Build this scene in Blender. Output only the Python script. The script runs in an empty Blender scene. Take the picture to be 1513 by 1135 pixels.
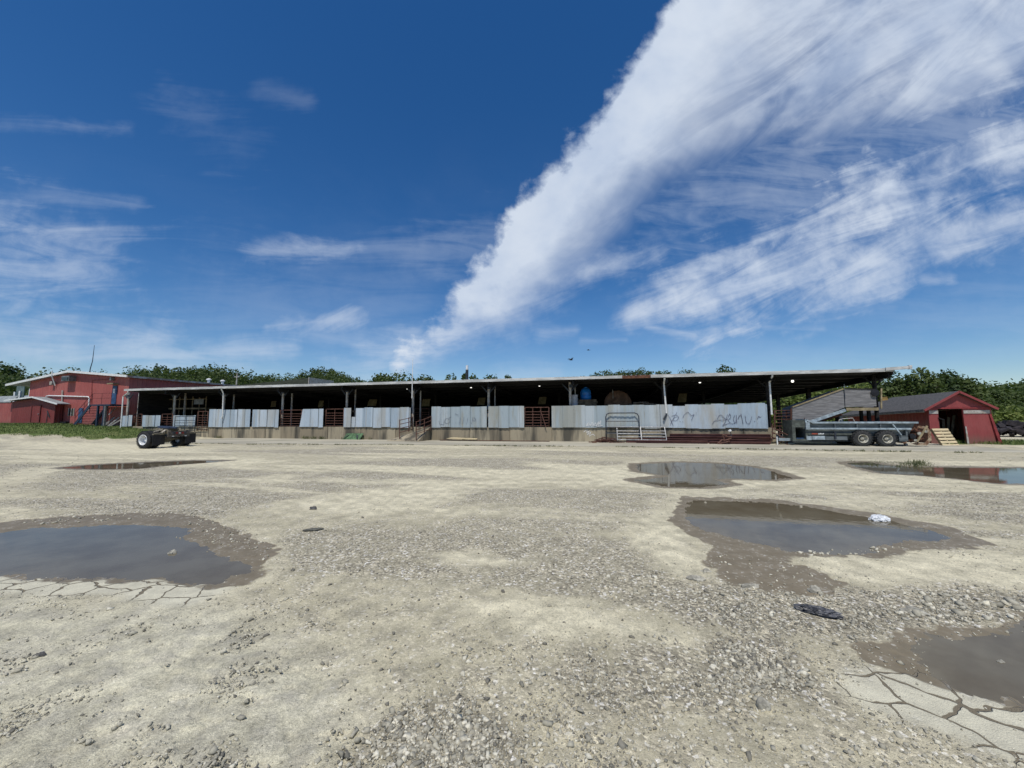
import bpy, math, random
import numpy as np
from mathutils import Vector, Matrix
random.seed(7); rng = np.random.default_rng(11)
sc = bpy.context.scene; COL = sc.collection
PI = math.pi
# ------------------------------------------------------------------ survey: camera + measuring helpers
F, CX, CY, EYE = 568.0, 756.5, 567.5, 1.68
PITCH, ROLL = math.radians(5.08), math.radians(-0.19)
fw = np.array([0, math.cos(PITCH), math.sin(PITCH)]); r0 = np.array([1., 0, 0]); u0 = np.array([0, -math.sin(PITCH), math.cos(PITCH)])
rt = r0*math.cos(ROLL)+u0*math.sin(ROLL); up = -r0*math.sin(ROLL)+u0*math.cos(ROLL)
CAM = np.array([0, 0, EYE])
TH = math.atan(.2325); ORI = np.array([16.2, 24.25, 0]); EX = np.array([math.cos(TH), -math.sin(TH), 0]); EY = np.array([math.sin(TH), math.cos(TH), 0])
def ray(u, v): return fw+(u-CX)/F*rt+(CY-v)/F*up
def G(u, v, z=0.0):
    d = ray(u, v); t = (z-EYE)/d[2]; return CAM+t*d
def at(u, v, Y):
    d = ray(u, v); return CAM+d*(Y/d[1])
def lp(u, v, y=0.0):
    d = ray(u, v); c = CAM-ORI; t = (y-c@EY)/(d@EY); p = c+t*d; return float(p@EX), float(p[2])
def lx(u, y=0.0, v=612): return lp(u, v, y)[0]
def toL(p): q = np.asarray(p)-ORI; return float(q@EX), float(q@EY)
def toW(x, y, z=0.0): return ORI+x*EX+y*EY+np.array([0, 0, z])
BROT = -TH
cam = bpy.data.cameras.new('camera'); co = bpy.data.objects.new('camera', cam); COL.objects.link(co)
M = Matrix(((rt[0], up[0], -fw[0], 0), (rt[1], up[1], -fw[1], 0), (rt[2], up[2], -fw[2], EYE), (0, 0, 0, 1)))
co.matrix_world = M; cam.sensor_fit = 'HORIZONTAL'; cam.sensor_width = 36; cam.lens = 36*F/1513.0; cam.clip_start = .05; cam.clip_end = 3000
sc.camera = co
# ------------------------------------------------------------------ node expression helper
class NX:
    def __init__(s, nt, sock): s.nt = nt; s.s = sock
    def _m(s, op, *o, clamp=False):
        n = s.nt.nodes.new('ShaderNodeMath'); n.operation = op; n.use_clamp = clamp
        for i, x in enumerate((s,)+o):
            if isinstance(x, NX): s.nt.links.new(x.s, n.inputs[i])
            else: n.inputs[i].default_value = x
        return NX(s.nt, n.outputs[0])
    def __add__(s, o): return s._m('ADD', o)
    __radd__ = __add__
    def __mul__(s, o): return s._m('MULTIPLY', o)
    __rmul__ = __mul__
    def __sub__(s, o): return s._m('SUBTRACT', o)
    def __rsub__(s, o): return (s*-1.0)+o
    def __truediv__(s, o): return s._m('DIVIDE', o)
    def max(s, o): return s._m('MAXIMUM', o)
    def min(s, o): return s._m('MINIMUM', o)
    def clamp(s): return s._m('ADD', 0.0, clamp=True)
    def pow(s, o): return s._m('POWER', o)
    def sqrt(s): return s._m('SQRT')
    def floor(s): return s._m('FLOOR')
    def abs(s): return s._m('ABSOLUTE')
    def sstep(s, a, b):
        n = s.nt.nodes.new('ShaderNodeMapRange'); n.interpolation_type = 'SMOOTHSTEP'
        s.nt.links.new(s.s, n.inputs[0]); n.inputs[1].default_value = a; n.inputs[2].default_value = b
        return NX(s.nt, n.outputs[0])
def ln(nt, a, b): nt.links.new(a.s if isinstance(a, NX) else a, b)
def noise(nt, vec, scale, detail=4, rough=.55, dist=0.0, mp=None):
    if mp:
        m = nt.nodes.new('ShaderNodeMapping'); m.inputs['Scale'].default_value = mp; ln(nt, vec, m.inputs[0]); vec = m.outputs[0]
    n = nt.nodes.new('ShaderNodeTexNoise'); ln(nt, vec, n.inputs['Vector']); n.inputs['Scale'].default_value = scale
    n.inputs['Detail'].default_value = detail; n.inputs['Roughness'].default_value = rough; n.inputs['Distortion'].default_value = dist
    return n
def mixc(nt, f, a, b, mode='MIX'):
    n = nt.nodes.new('ShaderNodeMix'); n.data_type = 'RGBA'; n.blend_type = mode
    for i, x in ((0, f), (6, a), (7, b)):
        if isinstance(x, NX): ln(nt, x, n.inputs[i])
        elif hasattr(x, 'is_linked'): nt.links.new(x, n.inputs[i])
        elif isinstance(x, (tuple, list)): n.inputs[i].default_value = (*x[:3], 1)
        else: n.inputs[i].default_value = x
    return n.outputs[2]
def newmat(name):
    m = bpy.data.materials.new(name); m.use_nodes = True; nt = m.node_tree; b = nt.nodes['Principled BSDF']; return m, nt, b
def mat(name, col, rough=.7, metal=0.0, var=.25, scale=3.0, mp=None, col2=None, lo=.4, hi=.65, bump=0.0, bscale=None, spec=.4, detail=5):
    m, nt, b = newmat(name)
    tc = nt.nodes.new('ShaderNodeTexCoord').outputs['Object']
    n = noise(nt, tc, scale, detail, .6, .2, mp); nf = NX(nt, n.outputs[0])
    a = tuple(c*(1-var) for c in col); c2 = col2 if col2 else tuple(min(1, c*(1+var)) for c in col)
    if col2: a = col
    ln(nt, mixc(nt, nf.sstep(lo, hi), a, c2), b.inputs['Base Color'])
    b.inputs['Roughness'].default_value = rough; b.inputs['Metallic'].default_value = metal; b.inputs['Specular IOR Level'].default_value = spec
    if bump:
        bn = nt.nodes.new('ShaderNodeBump'); bn.inputs['Strength'].default_value = bump; bn.inputs['Distance'].default_value = .02
        n2 = noise(nt, tc, bscale or scale*4, 5, .6, 0, mp); ln(nt, n2.outputs[0], bn.inputs['Height']); nt.links.new(bn.outputs[0], b.inputs['Normal'])
    return m
# ------------------------------------------------------------------ mesh builder
class MB:
    def __init__(s): s.v = []; s.f = []
    def quad(s, *p): i = len(s.v); s.v += [tuple(q) for q in p]; s.f.append(tuple(range(i, i+len(p))))
    def hexa(s, p):            # 8 corners: bottom 4 ccw, top 4
        i = len(s.v); s.v += [tuple(q) for q in p]
        for f in ((3, 2, 1, 0), (4, 5, 6, 7), (0, 1, 5, 4), (1, 2, 6, 5), (2, 3, 7, 6), (3, 0, 4, 7)): s.f.append(tuple(i+k for k in f))
        return s
    def box(s, x0, x1, y0, y1, z0, z1): return s.hexa([(x0, y0, z0), (x1, y0, z0), (x1, y1, z0), (x0, y1, z0), (x0, y0, z1), (x1, y0, z1), (x1, y1, z1), (x0, y1, z1)])
    def bar(s, a, b, w, h, upv=(0, 0, 1)):
        a, b = Vector(a), Vector(b); d = (b-a).normalized(); U = Vector(upv)
        if abs(d.dot(U)) > .98: U = Vector((0, 1, 0))
        sd = d.cross(U).normalized(); U = sd.cross(d)
        sd *= w/2; U *= h/2
        return s.hexa([a-sd-U, a+sd-U, b+sd-U, b-sd-U, a-sd+U, a+sd+U, b+sd+U, b-sd+U])
    def tube(s, pts, r, n=8, cap=True):
        P = [Vector(p) for p in pts]; R = r if isinstance(r, (list, tuple)) else [r]*len(P); base = len(s.v); ref = None
        for k, p in enumerate(P):
            d = (P[min(k+1, len(P)-1)]-P[max(k-1, 0)]).normalized()
            if ref is None: ref = Vector((0, 0, 1)) if abs(d.z) < .9 else Vector((1, 0, 0))
            a = d.cross(ref).normalized(); b = a.cross(d).normalized(); ref = b
            for j in range(n):
                t = 2*PI*j/n; s.v.append(tuple(p+(a*math.cos(t)+b*math.sin(t))*R[k]))
        for k in range(len(P)-1):
            for j in range(n):
                q = (j+1) % n; s.f.append((base+k*n+j, base+k*n+q, base+(k+1)*n+q, base+(k+1)*n+j))
        if cap: s.f.append(tuple(base+j for j in range(n))[::-1]); s.f.append(tuple(base+(len(P)-1)*n+j for j in range(n)))
        return s
    def lathe(s, prof, c, ax, n=28, closed=False):   # prof: (radius, along)
        c = Vector(c); ax = Vector(ax).normalized(); a = ax.orthogonal().normalized(); b = ax.cross(a); base = len(s.v); m = len(prof)
        for r, h in prof:
            for j in range(n):
                t = 2*PI*j/n; s.v.append(tuple(c+ax*h+(a*math.cos(t)+b*math.sin(t))*r))
        for k in range(m if closed else m-1):
            k2 = (k+1) % m
            for j in range(n):
                q = (j+1) % n; s.f.append((base+k*n+j, base+k*n+q, base+k2*n+q, base+k2*n+j))
        return s
    def prism(s, poly, y0, y1):      # poly in xz, extruded along y
        i = len(s.v); n = len(poly); s.v += [(x, y0, z) for x, z in poly]+[(x, y1, z) for x, z in poly]
        s.f.append(tuple(range(i, i+n))); s.f.append(tuple(range(i+n, i+2*n))[::-1])
        for k in range(n): q = (k+1) % n; s.f.append((i+k, i+n+k, i+n+q, i+q))
        return s
    def prismx(s, poly, x0, x1):     # poly in yz, extruded along x
        i = len(s.v); n = len(poly); s.v += [(x0, y, z) for y, z in poly]+[(x1, y, z) for y, z in poly]
        s.f.append(tuple(range(i, i+n))[::-1]); s.f.append(tuple(range(i+n, i+2*n)))
        for k in range(n): q = (k+1) % n; s.f.append((i+k, i+q, i+n+q, i+n+k))
        return s
    def jit(s, a):
        s.v = [tuple(c+random.uniform(-a, a) for c in p) for p in s.v]; return s
    def build(s, name, m, parent=None, smooth=False, bevel=0.0, label=None):
        me = bpy.data.meshes.new(name); me.from_pydata(s.v, [], s.f); me.update()
        import bmesh
        bm = bmesh.new(); bm.from_mesh(me); bmesh.ops.recalc_face_normals(bm, faces=bm.faces)
        if bevel: bmesh.ops.bevel(bm, geom=[e for e in bm.edges if len(e.link_faces) == 2 and e.calc_face_angle(0) > .6], offset=bevel, segments=2, profile=.6, affect='EDGES')
        bm.to_mesh(me); bm.free()
        if smooth: me.shade_smooth()
        o = bpy.data.objects.new(name, me); COL.objects.link(o); me.materials.append(m)
        if parent: o.parent = parent
        if label: o['label'] = label
        return o
def tag(o, label=None, cat=None, group=None, kind=None):
    for k, v in (('label', label), ('category', cat), ('group', group), ('kind', kind)):
        if v: o[k] = v
    return o
def thing(name, label, cat, loc=(0, 0, 0), rz=0.0, group=None):
    o = bpy.data.objects.new(name, None); COL.objects.link(o); o.location = tuple(loc); o.rotation_euler = (0, 0, rz); o.empty_display_size = .3
    return tag(o, label, cat, group)
def bthing(name, label, cat, x, y, z=0.0, rz=0.0, group=None):   # placed in the barn's own axes
    return thing(name, label, cat, toW(x, y, z), BROT+rz, group)
def quads(name, V, m, parent=None, shade=None):
    V = np.asarray(V, dtype=np.float32); n = V.shape[0]; k = V.shape[1]
    me = bpy.data.meshes.new(name); me.vertices.add(n*k); me.vertices.foreach_set('co', V.reshape(-1))
    me.loops.add(n*k); me.loops.foreach_set('vertex_index', np.arange(n*k, dtype=np.int32))
    me.polygons.add(n); me.polygons.foreach_set('loop_start', np.arange(0, n*k, k, dtype=np.int32)); me.polygons.foreach_set('loop_total', np.full(n, k, dtype=np.int32))
    me.update(calc_edges=True)
    if shade is not None:
        a = me.attributes.new('tint', 'FLOAT', 'POINT'); a.data.foreach_set('value', np.repeat(np.asarray(shade, dtype=np.float32), k))
    o = bpy.data.objects.new(name, me); COL.objects.link(o); me.materials.append(m)
    if parent: o.parent = parent
    return o
# ------------------------------------------------------------------ numpy noise
def h2(ix, iy, s):
    n = (ix.astype(np.int64)*374761393+iy.astype(np.int64)*668265263+s*974634777) & 0x7fffffff
    n = ((n ^ (n >> 13))*1274126177) & 0x7fffffff
    n = (n ^ (n >> 16)) & 0xffff
    return n/65535.0
def vn(x, y, s=0):
    ix = np.floor(x); iy = np.floor(y); fx = x-ix; fy = y-iy; fx = fx*fx*fx*(fx*(fx*6-15)+10); fy = fy*fy*fy*(fy*(fy*6-15)+10)
    a = h2(ix, iy, s); b = h2(ix+1, iy, s); c = h2(ix, iy+1, s); d = h2(ix+1, iy+1, s)
    return a+(b-a)*fx+(c-a)*fy+(a-b-c+d)*fx*fy
def fbm(x, y, s=0, o=4, g=.5):
    t = np.zeros_like(x); a = 1.0; n = 0.0
    for k in range(o):
        ca, sa = math.cos(k*1.1), math.sin(k*1.1); xx = (x*ca-y*sa)*2**k; yy = (x*sa+y*ca)*2**k
        t += a*vn(xx+17.3*k, yy-9.1*k, s+k); n += a; a *= g
    return t/n
def sst(a, b, x):
    t = np.clip((x-a)/(b-a), 0, 1); return t*t*(3-2*t)
def sdf(poly, X, Y, mar=4.0):
    P = np.asarray(poly, dtype=float); lo = P.min(0)-mar; hi = P.max(0)+mar; k = (X > lo[0]) & (X < hi[0]) & (Y > lo[1]) & (Y < hi[1])
    out = np.full(X.shape, 1e6)
    if k.any(): out[k] = sdf_in(P, X[k], Y[k])
    return out
def sdf_in(P, X, Y):
    d = np.full(X.shape, 1e18); ins = np.zeros(X.shape, dtype=bool); n = len(P)
    for i in range(n):
        a = P[i]; b = P[(i+1) % n]; e = b-a; wx = X-a[0]; wy = Y-a[1]
        t = np.clip((wx*e[0]+wy*e[1])/max(1e-9, e@e), 0, 1); d = np.minimum(d, (wx-e[0]*t)**2+(wy-e[1]*t)**2)
        c = ((a[1] <= Y) & (b[1] > Y)) | ((b[1] <= Y) & (a[1] > Y))
        xi = a[0]+(Y-a[1])/(b[1]-a[1] if abs(b[1]-a[1]) > 1e-12 else 1e-12)*e[0]
        ins ^= c & (X < xi)
    d = np.sqrt(d); return np.where(ins, -d, d)
def gpoly(pts, ox=0, oy=0, s=1.0): return [tuple(G(ox+x/s, oy+y/s)[:2]) for x, y in pts]
# ================================================================== GROUND
s2, s3, s4 = 3.602, 2.551, 2.949
W1 = gpoly([(-500, 640), (-300, 540), (0, 525), (150, 505), (330, 500), (540, 488), (720, 485), (870, 490), (1000, 508), (1010, 530), (950, 552), (1010, 568), (1080, 595), (1160, 645), (1260, 672), (1340, 700), (1330, 735), (1230, 748), (1180, 790), (1050, 795), (950, 780), (850, 767), (700, 777), (500, 770), (350, 765), (180, 770), (90, 752), (0, 737), (-400, 745)], 0, 640, s2)
M1 = gpoly([(-600, 640), (-350, 505), (0, 478), (100, 460), (400, 440), (650, 430), (900, 427), (1100, 450), (1200, 490), (1350, 560), (1470, 610), (1490, 640), (1440, 700), (1420, 760), (1330, 805), (1230, 832), (1100, 818), (1050, 802), (800, 790), (500, 782), (200, 780), (0, 755), (-450, 770)], 0, 640, s2)
W2 = gpoly([(265, 200), (400, 204), (560, 209), (700, 223), (800, 243), (900, 262), (1000, 273), (1100, 298), (1200, 322), (1240, 345), (1180, 353), (1060, 351), (1000, 366), (960, 386), (900, 399), (800, 403), (700, 396), (600, 386), (480, 357), (380, 332), (300, 312), (240, 270), (232, 235)], 920, 660, s3)
M2 = gpoly([(225, 188), (400, 194), (560, 199), (760, 223), (950, 253), (1150, 283), (1260, 308), (1400, 370), (1300, 382), (1130, 387), (1100, 412), (980, 422), (870, 408), (640, 410), (660, 442), (740, 470), (820, 512), (800, 545), (680, 556), (560, 546), (420, 522), (350, 490), (310, 430), (330, 372), (250, 322), (180, 286), (190, 250), (212, 212)], 920, 660, s3)
W3 = gpoly([(52, 66), (200, 58), (350, 62), (480, 74), (560, 90), (640, 117), (540, 124), (430, 119), (345, 122), (400, 140), (300, 152), (160, 149), (40, 126), (180, 110), (60, 92)], 920, 660, s3)
W4 = gpoly([(330, 183), (450, 171), (600, 163), (800, 154), (1000, 147), (1220, 145), (1100, 156), (900, 170), (750, 187), (550, 191), (400, 188)], 0, 640, s2)
W5 = gpoly([(840, 60), (920, 57), (1000, 69), (1060, 74), (1190, 77), (1400, 79), (1513, 80), (1800, 86), (1800, 146), (1513, 139), (1400, 136), (1250, 119), (1100, 106), (980, 99), (880, 76)], 920, 660, s3)
W6 = gpoly([(1040, 400), (1120, 352), (1260, 345), (1400, 330), (1513, 300), (1720, 260), (1720, 640), (1513, 622), (1400, 618), (1290, 590), (1200, 570), (1110, 520), (1060, 470)], 1000, 820, s4)
M6 = gpoly([(770, 430), (800, 382), (900, 366), (1000, 340), (1120, 312), (1260, 322), (1400, 312), (1513, 246), (1720, 200), (1720, 660), (1513, 640), (1400, 632), (1290, 602), (1200, 582), (1000, 537), (900, 512), (800, 472)], 1000, 820, s4)
WLEV = -.012
WATER = [W1, W2, W3, W4, W5, W6]
PALE = [gpoly(p) for p in (
    [(400, 745), (520, 724), (620, 712), (705, 708), (705, 722), (680, 736), (620, 750), (520, 762), (450, 757)],
    [(760, 681), (900, 689), (950, 680), (960, 702), (1060, 718), (1160, 708), (1165, 694), (1205, 712), (1050, 727), (900, 719), (800, 717), (640, 720), (480, 714), (470, 708), (700, 709), (870, 711), (840, 702)],
    [(925, 800), (950, 760), (1000, 735), (1010, 745), (995, 775), (1042, 815), (1045, 860), (1010, 862), (960, 835)],
    [(1175, 822), (1300, 808), (1420, 812), (1560, 815), (1560, 872), (1400, 862), (1300, 868), (1235, 852)],
    [(370, 785), (420, 805), (418, 835), (395, 862), (340, 885), (300, 925), (180, 905), (120, 865), (260, 868), (340, 868), (392, 840)],
    [(0, 766), (90, 772), (60, 764), (0, 755)],
    [(630, 818), (700, 812), (790, 828), (760, 845), (680, 842)],
    [(690, 895), (850, 893), (1000, 935), (1012, 952), (900, 948), (760, 925)],
    [(1190, 737), (1290, 728), (1400, 742), (1360, 752), (1230, 748)],
    [(960, 745), (1000, 730), (1180, 722), (1330, 738), (1200, 732), (1040, 737)],
    [(1270, 1000), (1400, 1030), (1560, 1060), (1560, 1110), (1420, 1090), (1300, 1050), (1220, 1010)],
    [(240, 683), (340, 675), (420, 681), (360, 688), (250, 691)],
    [(-30, 712), (60, 690), (160, 686), (60, 704), (-30, 722)],
    [(-30, 655), (200, 655), (330, 665), (200, 672), (60, 668)],
    [(380, 705), (470, 700), (430, 715), (350, 718)])]
COARSE = [(gpoly(p), w) for p, w in (
    ([(380, 805), (420, 785), (560, 772), (800, 790), (1000, 800), (990, 845), (1045, 872), (960, 900), (860, 880), (760, 862), (560, 855), (430, 850)], .5),
    ([(990, 848), (1100, 868), (1200, 872), (1300, 872), (1400, 862), (1560, 880), (1560, 915), (1400, 925), (1330, 920), (1230, 950), (1120, 935), (1000, 905)], 1.0),
    ([(1300, 880), (1400, 868), (1500, 885), (1520, 905), (1400, 925), (1330, 915)], 1.2),
    ([(1060, 958), (1150, 955), (1205, 1000), (1205, 1030), (1130, 1015), (1080, 990)], 1.3),
    ([(560, 1065), (640, 1020), (740, 1060), (760, 1100), (730, 1145), (500, 1145)], 1.0),
    ([(640, 775), (830, 735), (1000, 740), (985, 775), (800, 800), (700, 805)], .4),
    ([(1010, 735), (1100, 722), (1300, 727), (1560, 745), (1560, 780), (1400, 762), (1250, 745)], .9),
    ([(40, 765), (200, 740), (330, 745), (330, 765), (150, 762)], .8),
    ([(270, 770), (340, 780), (400, 805), (410, 820), (330, 800)], 1.0),
    ([(900, 945), (1060, 960), (1080, 1010), (1100, 1080), (900, 1060), (800, 1000)], .5))]
CRACK = [gpoly(p) for p in ([(-20, 842), (60, 850), (130, 852), (210, 850), (300, 860), (345, 868), (285, 893), (200, 888), (120, 880), (-20, 870)], [(1250, 985), (1340, 985), (1440, 1018), (1560, 1032), (1620, 1160), (1490, 1130), (1390, 1092), (1290, 1055), (1235, 1012)])]
DRAIN = [(toL(G(u, v)), w) for u, v, w in ()]
def bank(X, Y):
    qx = X-ORI[0]; qy = Y-ORI[1]; x = qx*EX[0]+qy*EX[1]; y = qx*EY[0]+qy*EY[1]
    bx = sst(-43, -56, x)*.92+sst(-56, -66, x)*.25
    by = np.where(y < -5, .36*sst(-19, -5, y), .36+.72*sst(-5.5, -.5, y))
    return bx*by, x, y
def far_hill(X, Y):
    r = np.hypot(X, Y); return r
DP = {}
def ground_z(X, Y, detail=True):
    z, x, y = bank(X, Y); r = np.hypot(X, Y)
    dmin = np.full(X.shape, 1e9)
    for w in WATER: dmin = np.minimum(dmin, sdf(w, X, Y))
    near = sst(2.2, .2, dmin)
    if detail:
        rel = (fbm(X*.35, Y*.35, 3, 3)-.5)*.07
        z = z+rel*(1-near)*sst(2.5, 5, r)*sst(120, 60, r)+.012*(1-near)
        z = z+(fbm(X*2.2, Y*2.2, 21, 3)-.5)*.022*(1-.75*near)*sst(60, 20, r)
        z = z+(fbm(X*9, Y*9, 31, 3)-.5)*.016*(1-.5*near)*sst(26, 8, r)
    p = WLEV+np.clip(dmin*.07, -.07, .03)+(.006*(fbm(X*5, Y*5, 8, 3)-.5)*2+.005*(fbm(X*21, Y*21, 15, 3)-.5)*2 if detail else 0)
    z = np.where(dmin < .45, np.minimum(z, p), z)
    return z, dmin, x, y
def masks(X, Y):
    r = np.hypot(X, Y)
    wob = (fbm(X*1.3, Y*1.3, 41, 4)-.5)
    wob2 = (fbm(X*6, Y*6, 47, 3)-.5)
    pale = np.zeros_like(X)
    for p in PALE:
        d = sdf(p, X, Y); s = .12+.03*r; pale = np.maximum(pale, sst(s, -s, d+wob*1.3*(.3+.05*r)+wob2*.25)*(.80+.5*wob))
    ax, ay = X*.97-Y*.22, X*.22+Y*.97
    st = fbm(ax*.13, ay*.9, 55, 5, .6); pale = np.maximum(pale, .78*sst(.53, .70, st)*sst(4, 9, r))
    co = np.zeros_like(X)
    for p, w in COARSE:
        d = sdf(p, X, Y); s = .1+.03*r; co = np.maximum(co, w*sst(s, -s, d+wob*1.1*(.25+.05*r)+wob2*.2))
    gr = fbm(ax*.16+9, ay*.6, 63, 4); co = np.maximum(co, .6*sst(.5, .64, gr)*sst(5, 10, r))
    co *= (1-.75*np.clip(pale, 0, 1))
    wet = np.zeros_like(X)
    for p, s in ((M1, .08), (M2, .08), (M6, .06)):
        d = sdf(p, X, Y); wet = np.maximum(wet, sst(s, -s, d+wob2*.25+wob*.12))
    for p in (W3, W4, W5):
        d = sdf(p, X, Y); wet = np.maximum(wet, sst(.45, .12, d+wob2*.2))
    cr = np.zeros_like(X)
    for p in CRACK:
        d = sdf(p, X, Y); cr = np.maximum(cr, sst(.10, -.08, d+wob*.22))
    bz, x, y = bank(X, Y)
    e = (fbm(X*.8, Y*.8, 77, 4)-.5)
    grass = sst(-5.5, -4.3, y+e*3.0)*sst(-45.5, -49, x+e*3)
    g2 = sst(1.2, -.3, np.hypot((X-31.5)*.6, (Y-25.0)*1.1)-2.2+e*2)
    grass = np.maximum(grass, g2)
    grass = np.maximum(grass, sst(75, 95, r+e*20)*.9)
    grass = np.maximum(grass, sst(26, 30, y+e*5)*sst(-48, -40, x)*.9)
    hard = sst(.6, -.4, sdf(gpoly([(-60, 880), (150, 880), (330, 905), (420, 980), (560, 1060), (480, 1160), (-200, 1160)]), X, Y)+wob*.8)
    return pale, co, wet, cr, grass, hard
# polar sheet: fine in front of the lens, coarse behind, out to the horizon
vv = np.concatenate([np.linspace(1330, 700, 520), np.linspace(699.2, 641, 120)])
rr = EYE/((vv-617.5)/571.0)
rr = np.concatenate([[.25, .6, 1.0], rr, np.geomspace(rr[-1]*1.03, 2500, 55)])
af = np.linspace(-61, 61, 950); ac = np.linspace(61, 299, 60)[1:-1]
ang = np.radians(np.concatenate([af, ac])); NA = len(ang); NR = len(rr)
RR, AA = np.meshgrid(rr, ang, indexing='ij'); gx = (RR*np.sin(AA)).ravel(); gy = (RR*np.cos(AA)).ravel()
gz, gd, glx, gly = ground_z(gx, gy)
pale, coar, wet, crk, grs, hard = masks(gx, gy)
# heavy-lug tyre dimples in the hard patch at lower left
dim = fbm(gx*7, gy*11, 91, 2); gz = gz-.012*sst(.52, .68, dim)*hard*sst(6, 3, np.hypot(gx, gy))
co_ = np.empty((NR*NA+1, 3), dtype=np.float32); co_[:-1, 0] = gx; co_[:-1, 1] = gy; co_[:-1, 2] = gz; co_[-1] = (0, 0, 0)
i0 = (np.arange(NR-1)[:, None]*NA+np.arange(NA)[None, :]); i1 = (np.arange(NR-1)[:, None]*NA+(np.arange(NA)[None, :]+1) % NA)
q = np.stack([i0, i0+NA, i1+NA, i1], -1).reshape(-1, 4)[:, ::-1]
tri = np.stack([np.arange(NA), (np.arange(NA)+1) % NA, np.full(NA, NR*NA)], -1)
me = bpy.data.meshes.new('ground'); me.vertices.add(len(co_)); me.vertices.foreach_set('co', co_.ravel())
lp_all = np.concatenate([q.ravel(), tri.ravel()]).astype(np.int32); me.loops.add(len(lp_all)); me.loops.foreach_set('vertex_index', lp_all)
tot = np.concatenate([np.full(len(q), 4), np.full(len(tri), 3)]).astype(np.int32); me.polygons.add(len(tot))
me.polygons.foreach_set('loop_start', np.concatenate([[0], np.cumsum(tot)[:-1]]).astype(np.int32)); me.polygons.foreach_set('loop_total', tot)
me.polygons.foreach_set('use_smooth', np.ones(len(tot), dtype=bool)); me.update(calc_edges=True)
for nm, arr in (('pale', pale), ('coarse', coar), ('wet', wet), ('crack', crk), ('grass', grs), ('hard', hard)):
    a = me.attributes.new(nm, 'FLOAT', 'POINT'); a.data.foreach_set('value', np.append(arr, 0).astype(np.float32))
gnd = bpy.data.objects.new('ground', me); COL.objects.link(gnd); tag(gnd, kind='structure')
def attr(nt, n):
    a = nt.nodes.new('ShaderNodeAttribute'); a.attribute_name = n; return NX(nt, a.outputs['Fac'])
m, nt, b = newmat('gravel_ground'); pos = nt.nodes.new('ShaderNodeNewGeometry').outputs['Position']
A = {n: attr(nt, n) for n in ('pale', 'coarse', 'wet', 'crack', 'grass', 'hard')}
n_lo = NX(nt, noise(nt, pos, .5, 5, .6, .3, (.5, 1, 1)).outputs[0]); n_md = NX(nt, noise(nt, pos, 5, 6, .65).outputs[0]); n_hi = NX(nt, noise(nt, pos, 55, 4, .7).outputs[0])
def vor(scale, feat='F1', vec=None, out='Color'):
    v = nt.nodes.new('ShaderNodeTexVoronoi'); v.feature = feat; v.voronoi_dimensions = '2D'; v.inputs['Scale'].default_value = scale; ln(nt, vec or pos, v.inputs['Vector']); return v
v1 = vor(46); v2 = vor(120)
n_all = NX(nt, noise(nt, pos, 2.6, 11, .80).outputs[0]); n_sp = NX(nt, noise(nt, pos, 150, 3, .7).outputs[0])
sep = nt.nodes.new('ShaderNodeSeparateColor'); ln(nt, v1.outputs['Color'], sep.inputs[0]); rv = NX(nt, sep.outputs[0]); rv2 = NX(nt, sep.outputs[1])
sep2 = nt.nodes.new('ShaderNodeSeparateColor'); ln(nt, v2.outputs['Color'], sep2.inputs[0]); rw = NX(nt, sep2.outputs[0])
dust = mixc(nt, n_lo.sstep(.35, .65), (.40, .362, .250), (.46, .418, .290))
dust = mixc(nt, n_md.sstep(.4, .7)*.5, dust, (.325, .30, .225))
dust = mixc(nt, A['pale'].clamp(), dust, mixc(nt, n_md.sstep(.3, .75), (.575, .525, .375), (.455, .418, .30)))
dust = mixc(nt, A['hard']*.6, dust, mixc(nt, n_md.sstep(.35, .7), (.48, .455, .34), (.34, .325, .27)))
gcol = mixc(nt, rv.pow(1.4), (.15, .134, .095), (.52, .47, .345)); gcol = mixc(nt, rw.sstep(.55, 1.0)*.5, gcol, (.19, .17, .145))
gcol = mixc(nt, (rv2.sstep(.9, .95))*.8, gcol, (.62, .60, .55))
gf = (A['coarse']*.45+.42-A['hard']*.22-A['pale']*.26)+(n_md-.5)*.7+(n_hi-.5)*.8+(n_all-.5)*1.2
gfac = gf.sstep(.25, .75).clamp()
col = mixc(nt, gfac, dust, gcol)
col = mixc(nt, (n_hi.sstep(.28, .40)*-1.0+1.0)*.45, col, (.10, .095, .085))
gm = nt.nodes.new('ShaderNodeMix'); gm.data_type = 'RGBA'; gm.blend_type = 'MULTIPLY'; gm.inputs[0].default_value = 1.0; nt.links.new(col, gm.inputs[6]); cg = nt.nodes.new('ShaderNodeCombineColor'); gv_ = (n_all.sstep(.33, .67)*.62+.80)*(n_sp.sstep(.3, .7)*.36+.83)*(n_hi.sstep(.3, .68)*.42+.78); [ln(nt, gv_*(1.05, 1.035, 1.015)[i], cg.inputs[i]) for i in range(3)]; nt.links.new(cg.outputs[0], gm.inputs[7]); col = gm.outputs[2]
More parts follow.
